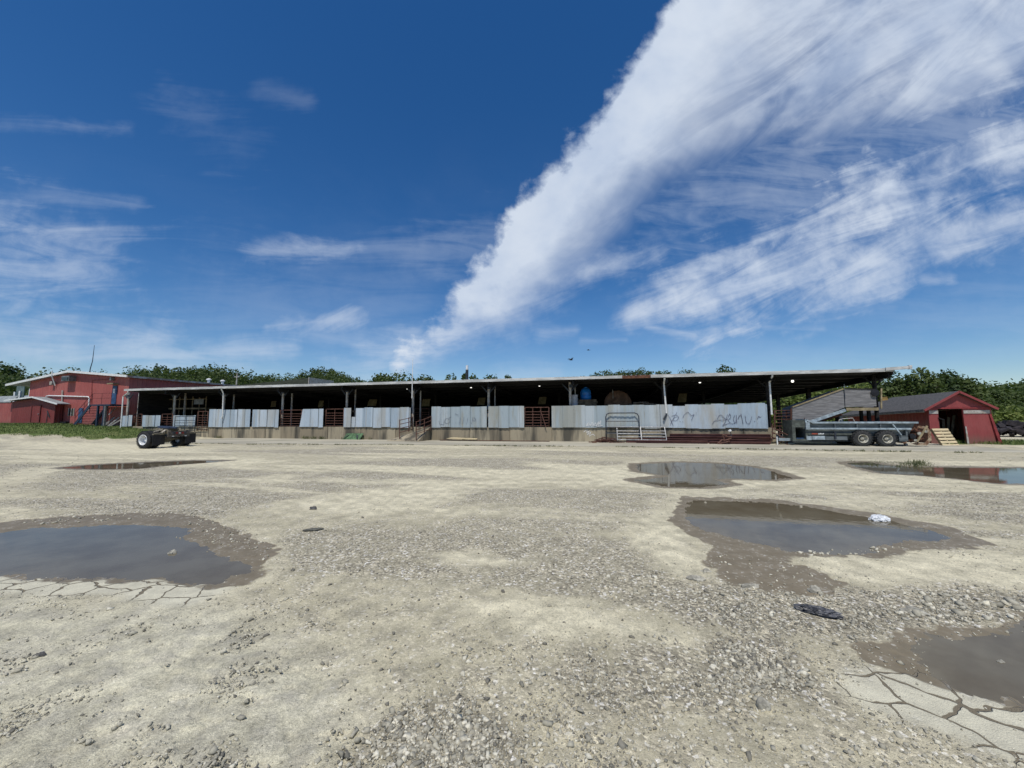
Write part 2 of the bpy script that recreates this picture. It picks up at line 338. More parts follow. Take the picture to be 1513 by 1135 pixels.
# cracks in the dried crust
wv = nt.nodes.new('ShaderNodeVectorMath'); wv.operation = 'MULTIPLY_ADD'
nw = noise(nt, pos, 2.2, 3, .6); ln(nt, nw.outputs['Color'], wv.inputs[0]); wv.inputs[1].default_value = (.34, .34, 0); ln(nt, pos, wv.inputs[2])
fl = nt.nodes.new('ShaderNodeMapping'); fl.inputs['Scale'].default_value = (1, 1.15, 0); ln(nt, wv.outputs[0], fl.inputs[0])
vc = vor(3.5, 'DISTANCE_TO_EDGE', fl.outputs[0]); ce = NX(nt, vc.outputs['Distance'])
cw = (A['crack']*.046)+(n_md-.5)*.03-.004
cm = ((cw-ce)*75.0).clamp()*A['crack'].sstep(.05, .3)
col = mixc(nt, A['crack']*.75, col, mixc(nt, n_md.sstep(.3, .7), (.66, .62, .47), (.52, .485, .37)))
mud = mixc(nt, n_md.sstep(.35, .7), (.175, .14, .086), (.23, .188, .124)); mud = mixc(nt, (rv.sstep(.86, .9)*n_md.sstep(.45, .6))*.8, mud, (.42, .39, .32))
col = mixc(nt, cm, col, (.19, .155, .10))
wetf = A['wet'].sstep(.25, .7)
col = mixc(nt, wetf, col, mud)
gcl = mixc(nt, n_md.sstep(.3, .7), (.065, .11, .022), (.15, .18, .05)); gcl = mixc(nt, n_lo.sstep(.5, .7)*.6, gcl, (.22, .2, .09))
col = mixc(nt, (A['grass']+(n_md-.5)*.5).sstep(.35, .6), col, gcl)
ln(nt, col, b.inputs['Base Color']); ln(nt, (wetf*-.42+.92)-cm*.3, b.inputs['Roughness']); b.inputs['Specular IOR Level'].default_value = .3
bmp = nt.nodes.new('ShaderNodeBump'); bmp.inputs['Strength'].default_value = .85; bmp.inputs['Distance'].default_value = .012
hgt = (NX(nt, v1.outputs['Distance'])*-1.0)*gfac*(1.0-wetf*.8)*.9+NX(nt, v2.outputs['Distance'])*-.35*(1.0-wetf)+n_hi*.5*(1.0-wetf*.7)+n_md*.7+n_all*1.6*(1.0-wetf*.8)-cm*1.6
ln(nt, hgt, bmp.inputs['Height']); nt.links.new(bmp.outputs[0], b.inputs['Normal'])
me.materials.append(m)
# ------------------------------------------------------------------ water
m, nt, b = newmat('muddy_water'); pos = nt.nodes.new('ShaderNodeNewGeometry').outputs['Position']
nz = NX(nt, noise(nt, pos, 1.4, 4, .6).outputs[0])
ln(nt, mixc(nt, nz.sstep(.35, .65), (.115, .098, .062), (.15, .128, .085)), b.inputs['Base Color'])
b.inputs['Roughness'].default_value = .03; b.inputs['IOR'].default_value = 1.33; b.inputs['Specular IOR Level'].default_value = .5
bm_ = nt.nodes.new('ShaderNodeBump'); bm_.inputs['Strength'].default_value = .05; bm_.inputs['Distance'].default_value = .01
ln(nt, noise(nt, pos, 7, 2, .5).outputs[0], bm_.inputs['Height']); 

nt.links.remove(nt.nodes['Material Output'].inputs[0].links[0]); nt.nodes.remove(b)
df = nt.nodes.new('ShaderNodeBsdfDiffuse'); ln(nt, mixc(nt, nz.sstep(.35, .65), (.15, .122, .078), (.195, .168, .115)), df.inputs[0]); tp_ = nt.nodes.new('ShaderNodeBsdfTransparent'); tp_.inputs[0].default_value = (.74, .66, .50, 1)
gl = nt.nodes.new('ShaderNodeBsdfGlossy'); gl.inputs['Roughness'].default_value = .03; gl.inputs[0].default_value = (.80, .80, .78, 1); nt.links.new(bm_.outputs[0], gl.inputs['Normal'])
m1 = nt.nodes.new('ShaderNodeMixShader'); m1.inputs[0].default_value = .78; nt.links.new(tp_.outputs[0], m1.inputs[1]); nt.links.new(df.outputs[0], m1.inputs[2])
fz = nt.nodes.new('ShaderNodeFresnel'); fz.inputs[0].default_value = 1.33; nt.links.new(bm_.outputs[0], fz.inputs['Normal']); m2 = nt.nodes.new('ShaderNodeMixShader'); nt.links.new(fz.outputs[0], m2.inputs[0]); nt.links.new(m1.outputs[0], m2.inputs[1]); nt.links.new(gl.outputs[0], m2.inputs[2]); nt.links.new(m2.outputs[0], nt.nodes['Material Output'].inputs[0])
WM = m
for w in WATER:
    P = np.array(w); c = P.mean(0); n = len(P); area = sum(P[i][0]*P[(i+1) % n][1]-P[(i+1) % n][0]*P[i][1] for i in range(n)); sg = 1 if area > 0 else -1
    out = []
    for i in range(n):
        e = P[(i+1) % n]-P[i-1]; e = e/np.linalg.norm(e); out.append(P[i]+sg*np.array([e[1], -e[0]])*.16)
    if sg < 0: out = out[::-1]
    wm_ = bpy.data.meshes.new('puddle'); wm_.from_pydata([(p[0], p[1], WLEV) for p in out], [], [tuple(range(n))]); wm_.update(); o = bpy.data.objects.new('puddle', wm_); COL.objects.link(o); wm_.materials.append(WM); tag(o, kind='structure')
# ------------------------------------------------------------------ loose stones
BOXV = np.array([(-1, -1, -1), (1, -1, -1), (1, 1, -1), (-1, 1, -1), (-1, -1, 1), (1, -1, 1), (1, 1, 1), (-1, 1, 1)], dtype=float)*.62
BOXF = np.array([(0, 2, 1), (0, 3, 2), (4, 5, 6), (4, 6, 7), (0, 1, 5), (0, 5, 4), (1, 2, 6), (1, 6, 5), (2, 3, 7), (2, 7, 6), (3, 0, 4), (3, 4, 7)])
def stones(name, X, Y, Z, S, m, tint):
    """angular broken chips: each a jittered, flattened, tilted block with its own shape"""
    n = len(X); V = BOXV[None]+rng.uniform(-.34, .34, (n, 8, 3)); V[:, 4:, :2] *= rng.uniform(.45, 1.0, (n, 4, 1))
    V = V*np.stack([rng.uniform(.9, 1.6, n), rng.uniform(.6, 1.0, n), rng.uniform(.35, .8, n)], -1)[:, None, :]
    a = rng.uniform(0, 2*PI, n); tl = rng.normal(0, .35, n); ca, sa, ct, s_ = np.cos(a), np.sin(a), np.cos(tl), np.sin(tl)
    x, y, z = V[..., 0], V[..., 1], V[..., 2]
    x, z = x*ct[:, None]-z*s_[:, None], x*s_[:, None]+z*ct[:, None]
    x, y = x*ca[:, None]-y*sa[:, None], x*sa[:, None]+y*ca[:, None]
    V = np.stack([x, y, z], -1)*S[:, None, None]; V[..., 0] += X[:, None]; V[..., 1] += Y[:, None]; V[..., 2] += (Z+S*.22)[:, None]
    me = bpy.data.meshes.new(name); me.vertices.add(n*8); me.vertices.foreach_set('co', V.astype(np.float32).ravel())
    fi = (BOXF[None]+np.arange(n)[:, None, None]*8).astype(np.int32).ravel(); me.loops.add(len(fi)); me.loops.foreach_set('vertex_index', fi)
    k = n*12; me.polygons.add(k); me.polygons.foreach_set('loop_start', np.arange(0, k*3, 3, dtype=np.int32)); me.polygons.foreach_set('loop_total', np.full(k, 3, dtype=np.int32)); me.update(calc_edges=True)
    at_ = me.attributes.new('tint', 'FLOAT', 'POINT'); at_.data.foreach_set('value', np.repeat(tint.astype(np.float32), 8))
    o = bpy.data.objects.new(name, me); COL.objects.link(o); me.materials.append(m); return o
m, nt, b = newmat('limestone_chips'); ti = attr(nt, 'tint'); pos = nt.nodes.new('ShaderNodeNewGeometry').outputs['Position']
nn = NX(nt, noise(nt, pos, 70, 3, .6).outputs[0])
c = mixc(nt, ti.sstep(0, .5), (.125, .115, .09), (.38, .35, .265)); c = mixc(nt, ti.sstep(.5, 1), c, (.70, .65, .51)); c = mixc(nt, nn.sstep(.45, .7)*.4, c, (.24, .22, .18))
ln(nt, c, b.inputs['Base Color']); b.inputs['Roughness'].default_value = .85; STM = m
NS = 260000
su = rng.uniform(-30, 1545, NS); sv = 672+(1165-672)*rng.uniform(0, 1, NS)**.8
d_ = fw[None]+((su-CX)/F)[:, None]*rt[None]+((CY-sv)/F)[:, None]*up[None]; t = -EYE/d_[:, 2]; sx = d_[:, 0]*t; sy = d_[:, 1]*t
pl_, cs_, wt_, ck_, gr_, hd_ = masks(sx, sy); clus = fbm(sx*1.1, sy*1.1, 99, 4)
clus2 = fbm(sx*4.3, sy*4.3, 123, 3); pr = .06+.26*sst(.42, .7, clus)*sst(.35, .65, clus2)+.40*np.clip(cs_, 0, 1.2)*(.25+1.0*sst(.38, .65, clus2))-.06*hd_; pr *= (1-.70*np.clip(pl_, 0, 1)*(cs_ < .5))*(1-.72*wt_)*(1-.9*ck_)*(gr_ < .3)
keep = rng.uniform(0, 1, NS) < pr; sx, sy, cs_, wt_ = sx[keep], sy[keep], cs_[keep], wt_[keep]
sz, sd_, _, _ = ground_z(sx, sy); k2 = sd_ > -.05; sx, sy, sz, cs_, wt_ = sx[k2], sy[k2], sz[k2], cs_[k2], wt_[k2]
sr = np.hypot(sx, sy); S = np.exp(rng.normal(math.log(.0052), .55, len(sx)))*(1+.6*np.clip(cs_-.35, 0, 1)); S = np.maximum(S, sr*.0009); S = np.minimum(S, .026)
tint = np.clip(rng.beta(1.3, 1.5, len(sx))+.15*(rng.uniform(0, 1, len(sx)) > .85), 0, 1)
tag(stones('gravel', sx, sy, sz, S, STM, tint), 'loose pale and grey limestone chips scattered over the dirt yard', 'gravel', kind='stuff')
# cobble-size rubble: along the near bank, right, and round the puddles
rx, ry, rs = [], [], []
def scat(poly, n, s0, s1):
    P = np.array(poly); lo, hi = P.min(0), P.max(0); c = 0
    while c < n:
        X = rng.uniform(lo[0], hi[0], n*3); Y = rng.uniform(lo[1], hi[1], n*3); k = sdf(P, X, Y) < 0
        for x, y in zip(X[k], Y[k]):
            rx.append(x); ry.append(y); rs.append(s0*(s1/s0)**(rng.uniform()**2.2)); c += 1
            if c >= n: break
scat(gpoly([(1290, 885), (1400, 868), (1530, 885), (1540, 905), (1460, 915), (1400, 927), (1320, 912)]), 170, .012, .05)
scat(gpoly([(1070, 960), (1150, 958), (1205, 1003), (1195, 1025), (1120, 1010)]), 120, .010, .03)
scat(gpoly([(1000, 865), (1230, 880), (1300, 900), (1250, 940), (1050, 905)]), 130, .010, .033)
scat(gpoly([(540, 1090), (640, 1025), (720, 1060), (740, 1135), (540, 1140)]), 120, .009, .022)
scat(gpoly([(1030, 1040), (1060, 1000), (1140, 1040), (1060, 1065)]), 16, .012, .026)
scat(gpoly([(840, 855), (960, 850), (1010, 880), (940, 895)]), 40, .012, .035)
scat(gpoly([(300, 765), (410, 805), (390, 830), (300, 800), (270, 775)]), 130, .010, .026)
scat(gpoly([(20, 772), (90, 764), (220, 757), (300, 758), (200, 768), (60, 775)]), 70, .012, .035)
scat(gpoly([(1150, 815), (1330, 806), (1340, 815), (1200, 822)]), 60, .012, .032)
scat(gpoly([(1020, 815), (1240, 840), (1230, 870), (1060, 865)]), 50, .010, .022)
rx, ry, rs = np.array(rx), np.array(ry), np.array(rs); rz, rd, _, _ = ground_z(rx, ry)
tag(stones('rubble', rx, ry, rz, rs, STM, np.clip(rng.beta(2.5, 2, len(rx))+.08, 0, 1)), 'scattered fist-size broken limestone lying in loose clusters on the gravel', 'rubble', kind='stuff')
def gh(x, y):
    z = ground_z(np.array([x]), np.array([y]), False)[0][0]; return float(z)
ROCKM = mat('limestone_rock', (.36, .335, .27), .85, var=.35, scale=14, bump=.5, bscale=40)
DROCKM = mat('dark_stone', (.10, .095, .09), .85, var=.4, scale=14, bump=.5, bscale=40)
def rock(u, v, L, label, mm=ROCKM, fl=.5, rz=0.0, asp=.7):
    import bmesh
    p = G(u, v); bm = bmesh.new(); bmesh.ops.create_icosphere(bm, subdivisions=3, radius=1); sd = random.uniform(0, 50)
    from mathutils import noise as mn
    for w in bm.verts:
        d = Vector(w.co); k = 1+.5*mn.noise(d*1.1+Vector((sd, 0, 0)))+.22*mn.noise(d*2.7+Vector((0, sd, 0)))+.08*mn.noise(d*6)
        w.co = Vector((d.x*k*L/2, d.y*k*L/2*asp, max(-.2, d.z)*k*L/2*fl))
    me = bpy.data.meshes.new('rock'); bm.to_mesh(me); bm.free(); o = bpy.data.objects.new('rock', me); COL.objects.link(o); me.materials.append(mm)
    o.location = (p[0], p[1], gh(p[0], p[1])+.01); o.rotation_euler = (0, 0, rz); tag(o, label, 'rock', 'larger rocks lying on the yard')
rock(1029, 858, .19, 'long grey rock half buried at the edge of the mud tongue', ROCKM, .4, -.3, .5)
rock(1043, 846, .10, 'small rounded pale rock beside the left side of the mud tongue', ROCKM, .6)
rock(1110, 868, .17, 'flat white rock at the near end of the mud tongue', ROCKM, .35, .1, .5)
rock(1204, 875, .13, 'angular pale rock just beyond the crumpled dark plastic', ROCKM, .7)
rock(1128, 1048, .075, 'upright pointed grey rock standing alone near the bottom edge', ROCKM, 1.3)
rock(254, 816, .10, 'lone pale stone breaking the surface of the big left puddle', ROCKM, .9)
rock(463, 752, .13, 'small dark stone on the pale dust patch left of centre', DROCKM, .6)
rock(58, 971, .06, 'dark oblong stone lying alone on the hard ground at lower left', DROCKM, .6, .5, .55)
rock(1350, 905, .17, 'largest flat slab of limestone among the rubble by the corner puddle', ROCKM, .35, -.5, .6)
rock(1478, 975, .055, 'small pale stone standing in the muddy corner puddle', ROCKM, .8)
# ================================================================== SKY + SUN
SUN = Vector((-.10, -.44, .89)).normalized(); elev = math.asin(SUN.z)
sl = bpy.data.lights.new('sun', 'SUN'); sl.energy = 3.6; sl.angle = math.radians(.53); sl.color = (1, .965, .90)
so = bpy.data.objects.new('sun', sl); COL.objects.link(so); so.rotation_euler = SUN.to_track_quat('Z', 'Y').to_euler(); so.location = (0, 0, 60)
wd = bpy.data.worlds.new('World'); sc.world = wd; wd.use_nodes = True; nt = wd.node_tree; nt.nodes.clear()
outw = nt.nodes.new('ShaderNodeOutputWorld'); sky = nt.nodes.new('ShaderNodeTexSky'); sky.sky_type = 'NISHITA'; sky.sun_disc = False
sky.sun_elevation = elev; sky.sun_rotation = math.atan2(SUN.x, SUN.y); sky.altitude = 200; sky.air_density = 1.0; sky.dust_density = .25; sky.ozone_density = 4.0
hs = nt.nodes.new('ShaderNodeHueSaturation'); hs.inputs['Saturation'].default_value = 1.3; hs.inputs['Hue'].default_value = .505; hs.inputs['Value'].default_value = 1.0; nt.links.new(sky.outputs[0], hs.inputs['Color'])
bg = nt.nodes.new('ShaderNodeBackground'); bg.inputs[1].default_value = .10; nt.links.new(hs.outputs[0], bg.inputs[0])
tc = nt.nodes.new('ShaderNodeTexCoord').outputs['Generated']; sx_ = nt.nodes.new('ShaderNodeSeparateXYZ'); nt.links.new(tc, sx_.inputs[0])
dx, dy, dz = (NX(nt, sx_.outputs[i]) for i in range(3))
ys = dy.max(.02); p_ = dx/ys; q_ = dz/ys; front = dy.sstep(.05, .2)
zz = dz.max(0.0)+.16
cmb = nt.nodes.new('ShaderNodeCombineXYZ'); ln(nt, dx/zz, cmb.inputs[0]); ln(nt, dy/zz, cmb.inputs[1]); lay = cmb.outputs[0]
def skn(scale, detail=6, rough=.6, dist=.0, mp=None, rot=0.0):
    v = lay
    mm = nt.nodes.new('ShaderNodeMapping'); mm.inputs['Rotation'].default_value = (0, 0, rot); mm.inputs['Scale'].default_value = mp or (1, 1, 1); ln(nt, v, mm.inputs[0])
    return NX(nt, noise(nt, mm.outputs[0], scale, detail, rough, dist).outputs[0])
f_big = skn(1.6, 8, .62, .3); f_fine = skn(6, 7, .62, .4); f_str = skn(1.5, 7, .62, .6, (1, .28, 1), -.35); f_str2 = skn(4.0, 6, .6, .4, (.3, 1, 1), .25)
cmb2 = nt.nodes.new('ShaderNodeCombineXYZ'); ln(nt, p_, cmb2.inputs[0]); ln(nt, q_, cmb2.inputs[1])
f_sc = NX(nt, noise(nt, cmb2.outputs[0], 7, 6, .55, .2).outputs[0]); f_sc2 = NX(nt, noise(nt, cmb2.outputs[0], 2.6, 4, .55, .4).outputs[0])
def gno(rot, sc_, scale, detail=6):
    m1_ = nt.nodes.new('ShaderNodeMapping'); m1_.vector_type = 'POINT'; m1_.inputs['Rotation'].default_value = (0, 0, rot); ln(nt, cmb2.outputs[0], m1_.inputs[0]); m2_ = nt.nodes.new('ShaderNodeMapping'); m2_.inputs['Scale'].default_value = sc_; ln(nt, m1_.outputs[0], m2_.inputs[0])
    return NX(nt, noise(nt, m2_.outputs[0], scale, detail, .6, .9).outputs[0])
f_hz = gno(.06, (1, 5.5, 1), 2.6); f_dg = gno(-.62, (1, 4.5, 1), 2.2); f_dg2 = gno(-.36, (1, 5, 1), 3.0); f_xf = NX(nt, noise(nt, cmb2.outputs[0], 22, 6, .6, .3).outputs[0])
def gq(u, v): d = ray(u, v); return d[0]/d[1], d[2]/d[1]
def half(a, b, side=1):              # signed distance to the line a-b, positive on its right-hand side
    (ax, ay), (bx, by) = gq(*a), gq(*b); L = math.hypot(bx-ax, by-ay); nx, ny = (by-ay)/L, -(bx-ax)/L
    return (p_*nx+q_*ny-(ax*nx+ay*ny))*side
def caps(a, b, ra, rb, asp=1.0):            # signed distance (fraction of the radius) to a tapered streak
    (ax, ay), (bx, by) = gq(*a), gq(*b); ex_, ey_ = bx-ax, by-ay; LL = ex_*ex_+ey_*ey_
    h = (((p_-ax)*ex_+(q_-ay)*ey_)*(1/LL)).max(0.0).min(1.0)
    ux = p_-ax-h*ex_; uy = q_-ay-h*ey_
    return 1.0-(ux*ux+uy*uy).sqrt()/(h*((rb-ra)/F)+ra/F)
# great diagonal plume
e1 = half((612, 496), (1000, -8)); e2 = half((560, 566), (1000, 384), -1); e3 = half((700, 500), (1083, 215), -1).max(half((1083, 215), (1560, 95), -1))
edge = (e1+(f_sc-.5)*.16+(f_sc2-.5)*.16+(f_fine-.5)*.05+(f_xf-.5)*.06).sstep(-.01, .055)
lowr = (e2+(f_sc2-.5)*.12+(f_fine-.5)*.06).sstep(-.02, .085)*(e3+(f_sc2-.5)*.26+(f_str-.5)*.22).sstep(-.09, .14)
body = (f_big*.5+f_fine*.3+f_sc2*.4)
fade = 1.0-q_.sstep(.55, 1.25)*.16
plume = edge*lowr*(body.sstep(.30, .72)*.36+.64)*fade*(1.0-(1.0-f_dg.sstep(.30, .60))*.55*e1.sstep(.10, .42))
rim = edge*(1.0-e1.sstep(.03, .26))*lowr.sstep(0, .6)*.25
streaks = [((650, 505), (790, 435), 18, 30, .6), ((1116, 355), (1300, 290), 8, 34, .80), ((1290, 295), (1540, 205), 30, 46, .80), ((1240, 385), (1540, 318), 26, 26, .55), ((930, 468), (1080, 425), 14, 42, .80), ((1060, 425), (1290, 392), 42, 34, .65), ((1120, 400), (1360, 330), 40, 50, .50),
           ((870, 402), (965, 368), 12, 16, .6), ((1010, 345), (1085, 322), 8, 8, .3), ((1240, 40), (1580, -40), 90, 130, .6), ((1000, 300), (1560, 160), 60, 90, .30), ((370, 374), (450, 366), 10, 15, .34), ((440, 366), (530, 362), 14, 9, .42), ((395, 482), (515, 471), 7, 13, .55), ((520, 548), (600, 512), 26, 18, .40),
           ((230, 528), (430, 511), 16, 11, .42), ((-60, 385), (130, 400), 75, 50, .44), ((-80, 500), (220, 505), 50, 34, .42), ((-20, 184), (190, 190), 9, 7, .16), ((-20, 283), (200, 303), 10, 9, .17),
           ((240, 130), (350, 215), 16, 26, .08), ((390, 130), (450, 150), 14, 10, .10), ((540, 365), (720, 372), 20, 34, .20), ((955, 482), (1025, 494), 5, 5, .45), ((1130, 484), (1215, 487), 6, 8, .40), ((1365, 412), (1405, 412), 7, 7, .40), ((1225, 460), (1320, 455), 12, 12, .18), ((745, 556), (820, 550), 12, 10, .35), ((800, 492), (850, 488), 8, 6, .4), ((1040, 508), (1500, 440), 30, 40, .10), ((470, 495), (530, 500), 16, 12, .22), ((860, 503), (925, 503), 4, 3, .25), ((300, 450), (600, 440), 50, 40, .10)]
den = plume+rim
wis = (f_hz-.5)*3.6+(f_xf-.5)*1.0+(f_sc2-.5)*1.2
wis2 = (f_dg2-.5)*2.1+(f_sc-.5)*1.3+(f_xf-.5)*.9+(f_sc2-.5)*.7
for a, b_, ra, rb, op in streaks:
    k = (caps(a, b_, ra*2.2, rb*2.2)+(wis if op < .5 else wis2)).sstep(-.15, 1.7)*op*1.05
    den = den.max(k) if op < .5 else den+k*(1.0-den.min(1.0))
haze = (1.0-q_.abs().sstep(.0, .42)).pow(1.6)*.07+(f_big.sstep(.4, .75)*.05)*(1.0-q_.sstep(.3, .9))
den = ((den*front).max(0.0)+haze).min(.97)
# a scatter of the same cloud elsewhere in the sky, behind the lens
den = den.max((1.0-front)*(f_big.sstep(.55, .8))*.5)
cb = nt.nodes.new('ShaderNodeBackground'); cb.inputs[1].default_value = 1.0
sh = (f_sc2*.6+f_sc*.25+f_fine*.15).sstep(.3, .65)
ln(nt, mixc(nt, sh, (.47, .57, .745), (.68, .75, .855)), cb.inputs[0])
mx = nt.nodes.new('ShaderNodeMixShader'); ln(nt, den.clamp(), mx.inputs[0]); nt.links.new(bg.outputs[0], mx.inputs[1]); nt.links.new(cb.outputs[0], mx.inputs[2]); nt.links.new(mx.outputs[0], outw.inputs[0])
wd.cycles.sampling_method = 'MANUAL'; wd.cycles.sample_map_resolution = 512
sc.view_settings.view_transform = 'Standard'; sc.view_settings.look = 'None'; sc.view_settings.exposure = 0; sc.view_settings.gamma = 1; sc.view_settings.use_curve_mapping = False
sc.cycles.max_bounces = 6; sc.cycles.diffuse_bounces = 3; sc.cycles.glossy_bounces = 3; sc.cycles.caustics_reflective = False; sc.cycles.caustics_refractive = False
# ================================================================== MATERIALS
def streaky(name, cols, sheet, streak=(.30, .27, .2), metal=.25, rough=.55, amt=.6, big=0):
    m, nt, b = newmat(name); tc = nt.nodes.new('ShaderNodeTexCoord').outputs['Object']; s = nt.nodes.new('ShaderNodeSeparateXYZ'); nt.links.new(tc, s.inputs[0])
    wn = nt.nodes.new('ShaderNodeTexWhiteNoise'); wn.noise_dimensions = '1D'; ln(nt, (NX(nt, s.outputs[0])/sheet).floor(), wn.inputs['W']); r = NX(nt, wn.outputs[0])
    c = mixc(nt, r, cols[0], cols[1]); n1 = NX(nt, noise(nt, tc, 2.2, 5, .65, .2, (1.6, 1, .12)).outputs[0]); n2 = NX(nt, noise(nt, tc, 6, 5, .7, .2, (1, 1, .35)).outputs[0])
    c = mixc(nt, n1.sstep(.56, .74)*amt, c, streak); c = mixc(nt, n2.sstep(.5, .75)*.4, c, tuple(x*.7 for x in cols[0]))
    n3 = NX(nt, noise(nt, tc, .75, 4, .6, .1, (1, 1, .16)).outputs[0]); c = mixc(nt, n3.sstep(.46, .62)*(.9 if big else .5), c, streak)
    ln(nt, c, b.inputs['Base Color']); b.inputs['Metallic'].default_value = metal; b.inputs['Roughness'].default_value = rough; return m
GALV = streaky('galvanised_sheet', ((.35, .425, .49), (.52, .585, .64)), .78, (.36, .31, .22), .12, .5, .7)
TRAM = streaky('weathered_steel_sheet', ((.34, .40, .425), (.48, .525, .54)), .9, (.29, .25, .16), .12, .5, .9)
CONC = streaky('stained_concrete', ((.25, .205, .138), (.42, .36, .25)), 1.525, (.06, .055, .043), 0, .9, .9, 1)
FASC = mat('white_trim_metal', (.52, .515, .49), .55, var=.22, scale=2, mp=(.6, 1, 3))
WHITE = mat('white_paint', (.74, .74, .72), .5, var=.1, scale=5)
RUST = mat('rust', (.085, .035, .022), .85, var=.5, scale=6, col2=(.17, .075, .04), bump=.3)
RUSTP = mat('rusty_pipe', (.075, .034, .024), .8, var=.4, scale=9, col2=(.15, .07, .05))
BEAM = mat('primer_red_steel', (.095, .035, .03), .75, var=.4, scale=3, mp=(.3, 1, 1), col2=(.15, .065, .055))
DPIPE = mat('dark_painted_pipe', (.03, .036, .048), .5, var=.4, scale=6)
POSTM = mat('pale_painted_post', (.45, .43, .40), .7, var=.3, scale=4, col2=(.30, .25, .2))
DWOOD = mat('shade_dark_old_timber', (.022, .019, .017), .9, var=.5, scale=2, mp=(1, 1, 8))  # old timber, with the barn's inside shade put into its dark colour
UROOF = mat('shade_dark_roof_underside', (.009, .0085, .0085), .85, var=.4, scale=1.5)  # shade under the roof is put into this near-black colour
ROOFM = mat('ribbed_roof_metal', (.42, .44, .46), .5, .3, var=.2, scale=1, mp=(3, .3, 1))
def redwall(name, a, c, w, st=.8, z0=0.0):
    m, nt, b = newmat(name); tc = nt.nodes.new('ShaderNodeTexCoord').outputs['Object']; s = nt.nodes.new('ShaderNodeSeparateXYZ'); nt.links.new(tc, s.inputs[0])
    X = NX(nt, s.outputs[0])+NX(nt, s.outputs[1]); n1 = NX(nt, noise(nt, tc, 1.1, 5, .6, .2, (1, 1, .25)).outputs[0]); n2 = NX(nt, noise(nt, tc, 7, 4, .6, .2, (1, 1, .3)).outputs[0])
    Zc = NX(nt, s.outputs[2]); n4 = NX(nt, noise(nt, tc, .45, 5, .65, .3, (1, 1, .7)).outputs[0]); cc = mixc(nt, n2.sstep(.45, .75)*.35, mixc(nt, n1.sstep(.3, .7), a, c), tuple(x*.6 for x in a)); cc = mixc(nt, n4.sstep(.5, .7)*.35, cc, (c[0]*1.15, c[1]*2.0, c[2]*1.9)); cc = mixc(nt, (1.0-(Zc+(n1-.5)*.9).sstep(z0+.05, z0+.75))*.55, cc, (.16, .12, .085))
    ln(nt, cc, b.inputs['Base Color']); b.inputs['Roughness'].default_value = .65
    fr = X/w; fr = fr-fr.floor(); rib = (1.0-((fr-.5).abs()*2.0)).sstep(.55, .9); bp = nt.nodes.new('ShaderNodeBump'); bp.inputs['Distance'].default_value = .03; bp.inputs['Strength'].default_value = st; ln(nt, rib, bp.inputs['Height']); nt.links.new(bp.outputs[0], b.inputs['Normal']); return m
RED = redwall('red_ribbed_siding', (.33, .078, .068), (.39, .10, .086), .40, .8, 1.0)
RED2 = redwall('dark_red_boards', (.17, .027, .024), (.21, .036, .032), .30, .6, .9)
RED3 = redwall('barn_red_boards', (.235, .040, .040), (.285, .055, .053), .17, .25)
REDT = mat('red_trim', (.24, .035, .035), .6, var=.2, scale=3)
SHING = mat('grey_shingles', (.085, .082, .08), .9, var=.3, scale=5, mp=(.6, 3, 3), bump=.5)
GROOF = mat('pale_grey_roof', (.26, .28, .28), .7, var=.2, scale=2)
BLUE = mat('blue_paint', (.028, .075, .17), .5, var=.25, scale=4)
NAVY = mat('navy_steel', (.018, .03, .06), .5, var=.3, scale=4)
GREEN = mat('faded_green_panel', (.08, .15, .07), .8, var=.35, scale=5)
TYRE = mat('tyre_rubber', (.022, .022, .023), .85, var=.35, scale=12, bump=.3)
GTYRE = mat('dusty_tyre', (.042, .042, .041), .9, var=.35, scale=9, bump=.4)
BLACK = mat('black_rubber', (.010, .010, .013), .6, var=.4, scale=6)
SPRD = mat('slate_steel', (.09, .105, .11), .5, .15, var=.35, scale=3, mp=(.7, 1, 2), col2=(.17, .19, .195))
GATEW = mat('dulled_white_gate', (.50, .49, .47), .6, var=.25, scale=7)
SPRL = mat('pale_blue_steel', (.38, .44, .47), .45, .3, var=.25, scale=4)
OLIV = mat('dull_green_steel', (.085, .095, .08), .6, var=.3, scale=5)
GREYW = mat('weathered_grey_boards', (.155, .15, .148), .9, var=.35, scale=3.2, mp=(.5, 1, 5), col2=(.265, .255, .25), bump=.4)
TAN = mat('raw_plywood', (.30, .24, .14), .85, var=.25, scale=3)
PALW = mat('fresh_pine_boards', (.62, .50, .30), .8, var=.18, scale=6, mp=(.4, 1, 6))
PALD = mat('pallet_blocks', (.16, .12, .07), .9, var=.3, scale=6)
GLASSD = mat('dark_glass', (.012, .014, .017), .08, var=.2, scale=2, spec=.6)
DOORG = mat('green_grey_door', (.12, .165, .16), .6, var=.2, scale=3)
GREYM = mat('grey_metal', (.23, .23, .23), .5, .4, var=.25, scale=6)
MUDM = mat('muddy_steel', (.12, .105, .075), .85, var=.45, scale=8, col2=(.22, .19, .13))
ALLOY = mat('bright_wheel_paint', (.72, .73, .74), .35, .1, var=.1, scale=8)
RIMW = mat('worn_cream_rim', (.42, .40, .33), .5, .2, var=.35, scale=9)
BPLAS = mat('blue_plastic', (.012, .16, .50), .35, var=.2, scale=3)
DULLW = mat('grey_white_plastic', (.5, .5, .53), .6, var=.15, scale=5)
GRAF = mat('dark_spray_paint', (.14, .14, .20), .8, var=.3, scale=9)
GRAFP = mat('faint_grey_spray_paint', (.24, .27, .32), .8, var=.3, scale=9)
GRAFW = mat('white_spray_paint', (.72, .72, .70), .8, var=.1, scale=9)
def lampmat(name, e):
    m, nt, b = newmat(name); b.inputs['Base Color'].default_value = (.9, .9, .85, 1); b.inputs['Emission Color'].default_value = (1, .97, .9, 1); b.inputs['Emission Strength'].default_value = e; return m
LIT = lampmat('lit_lamp', 1.8)
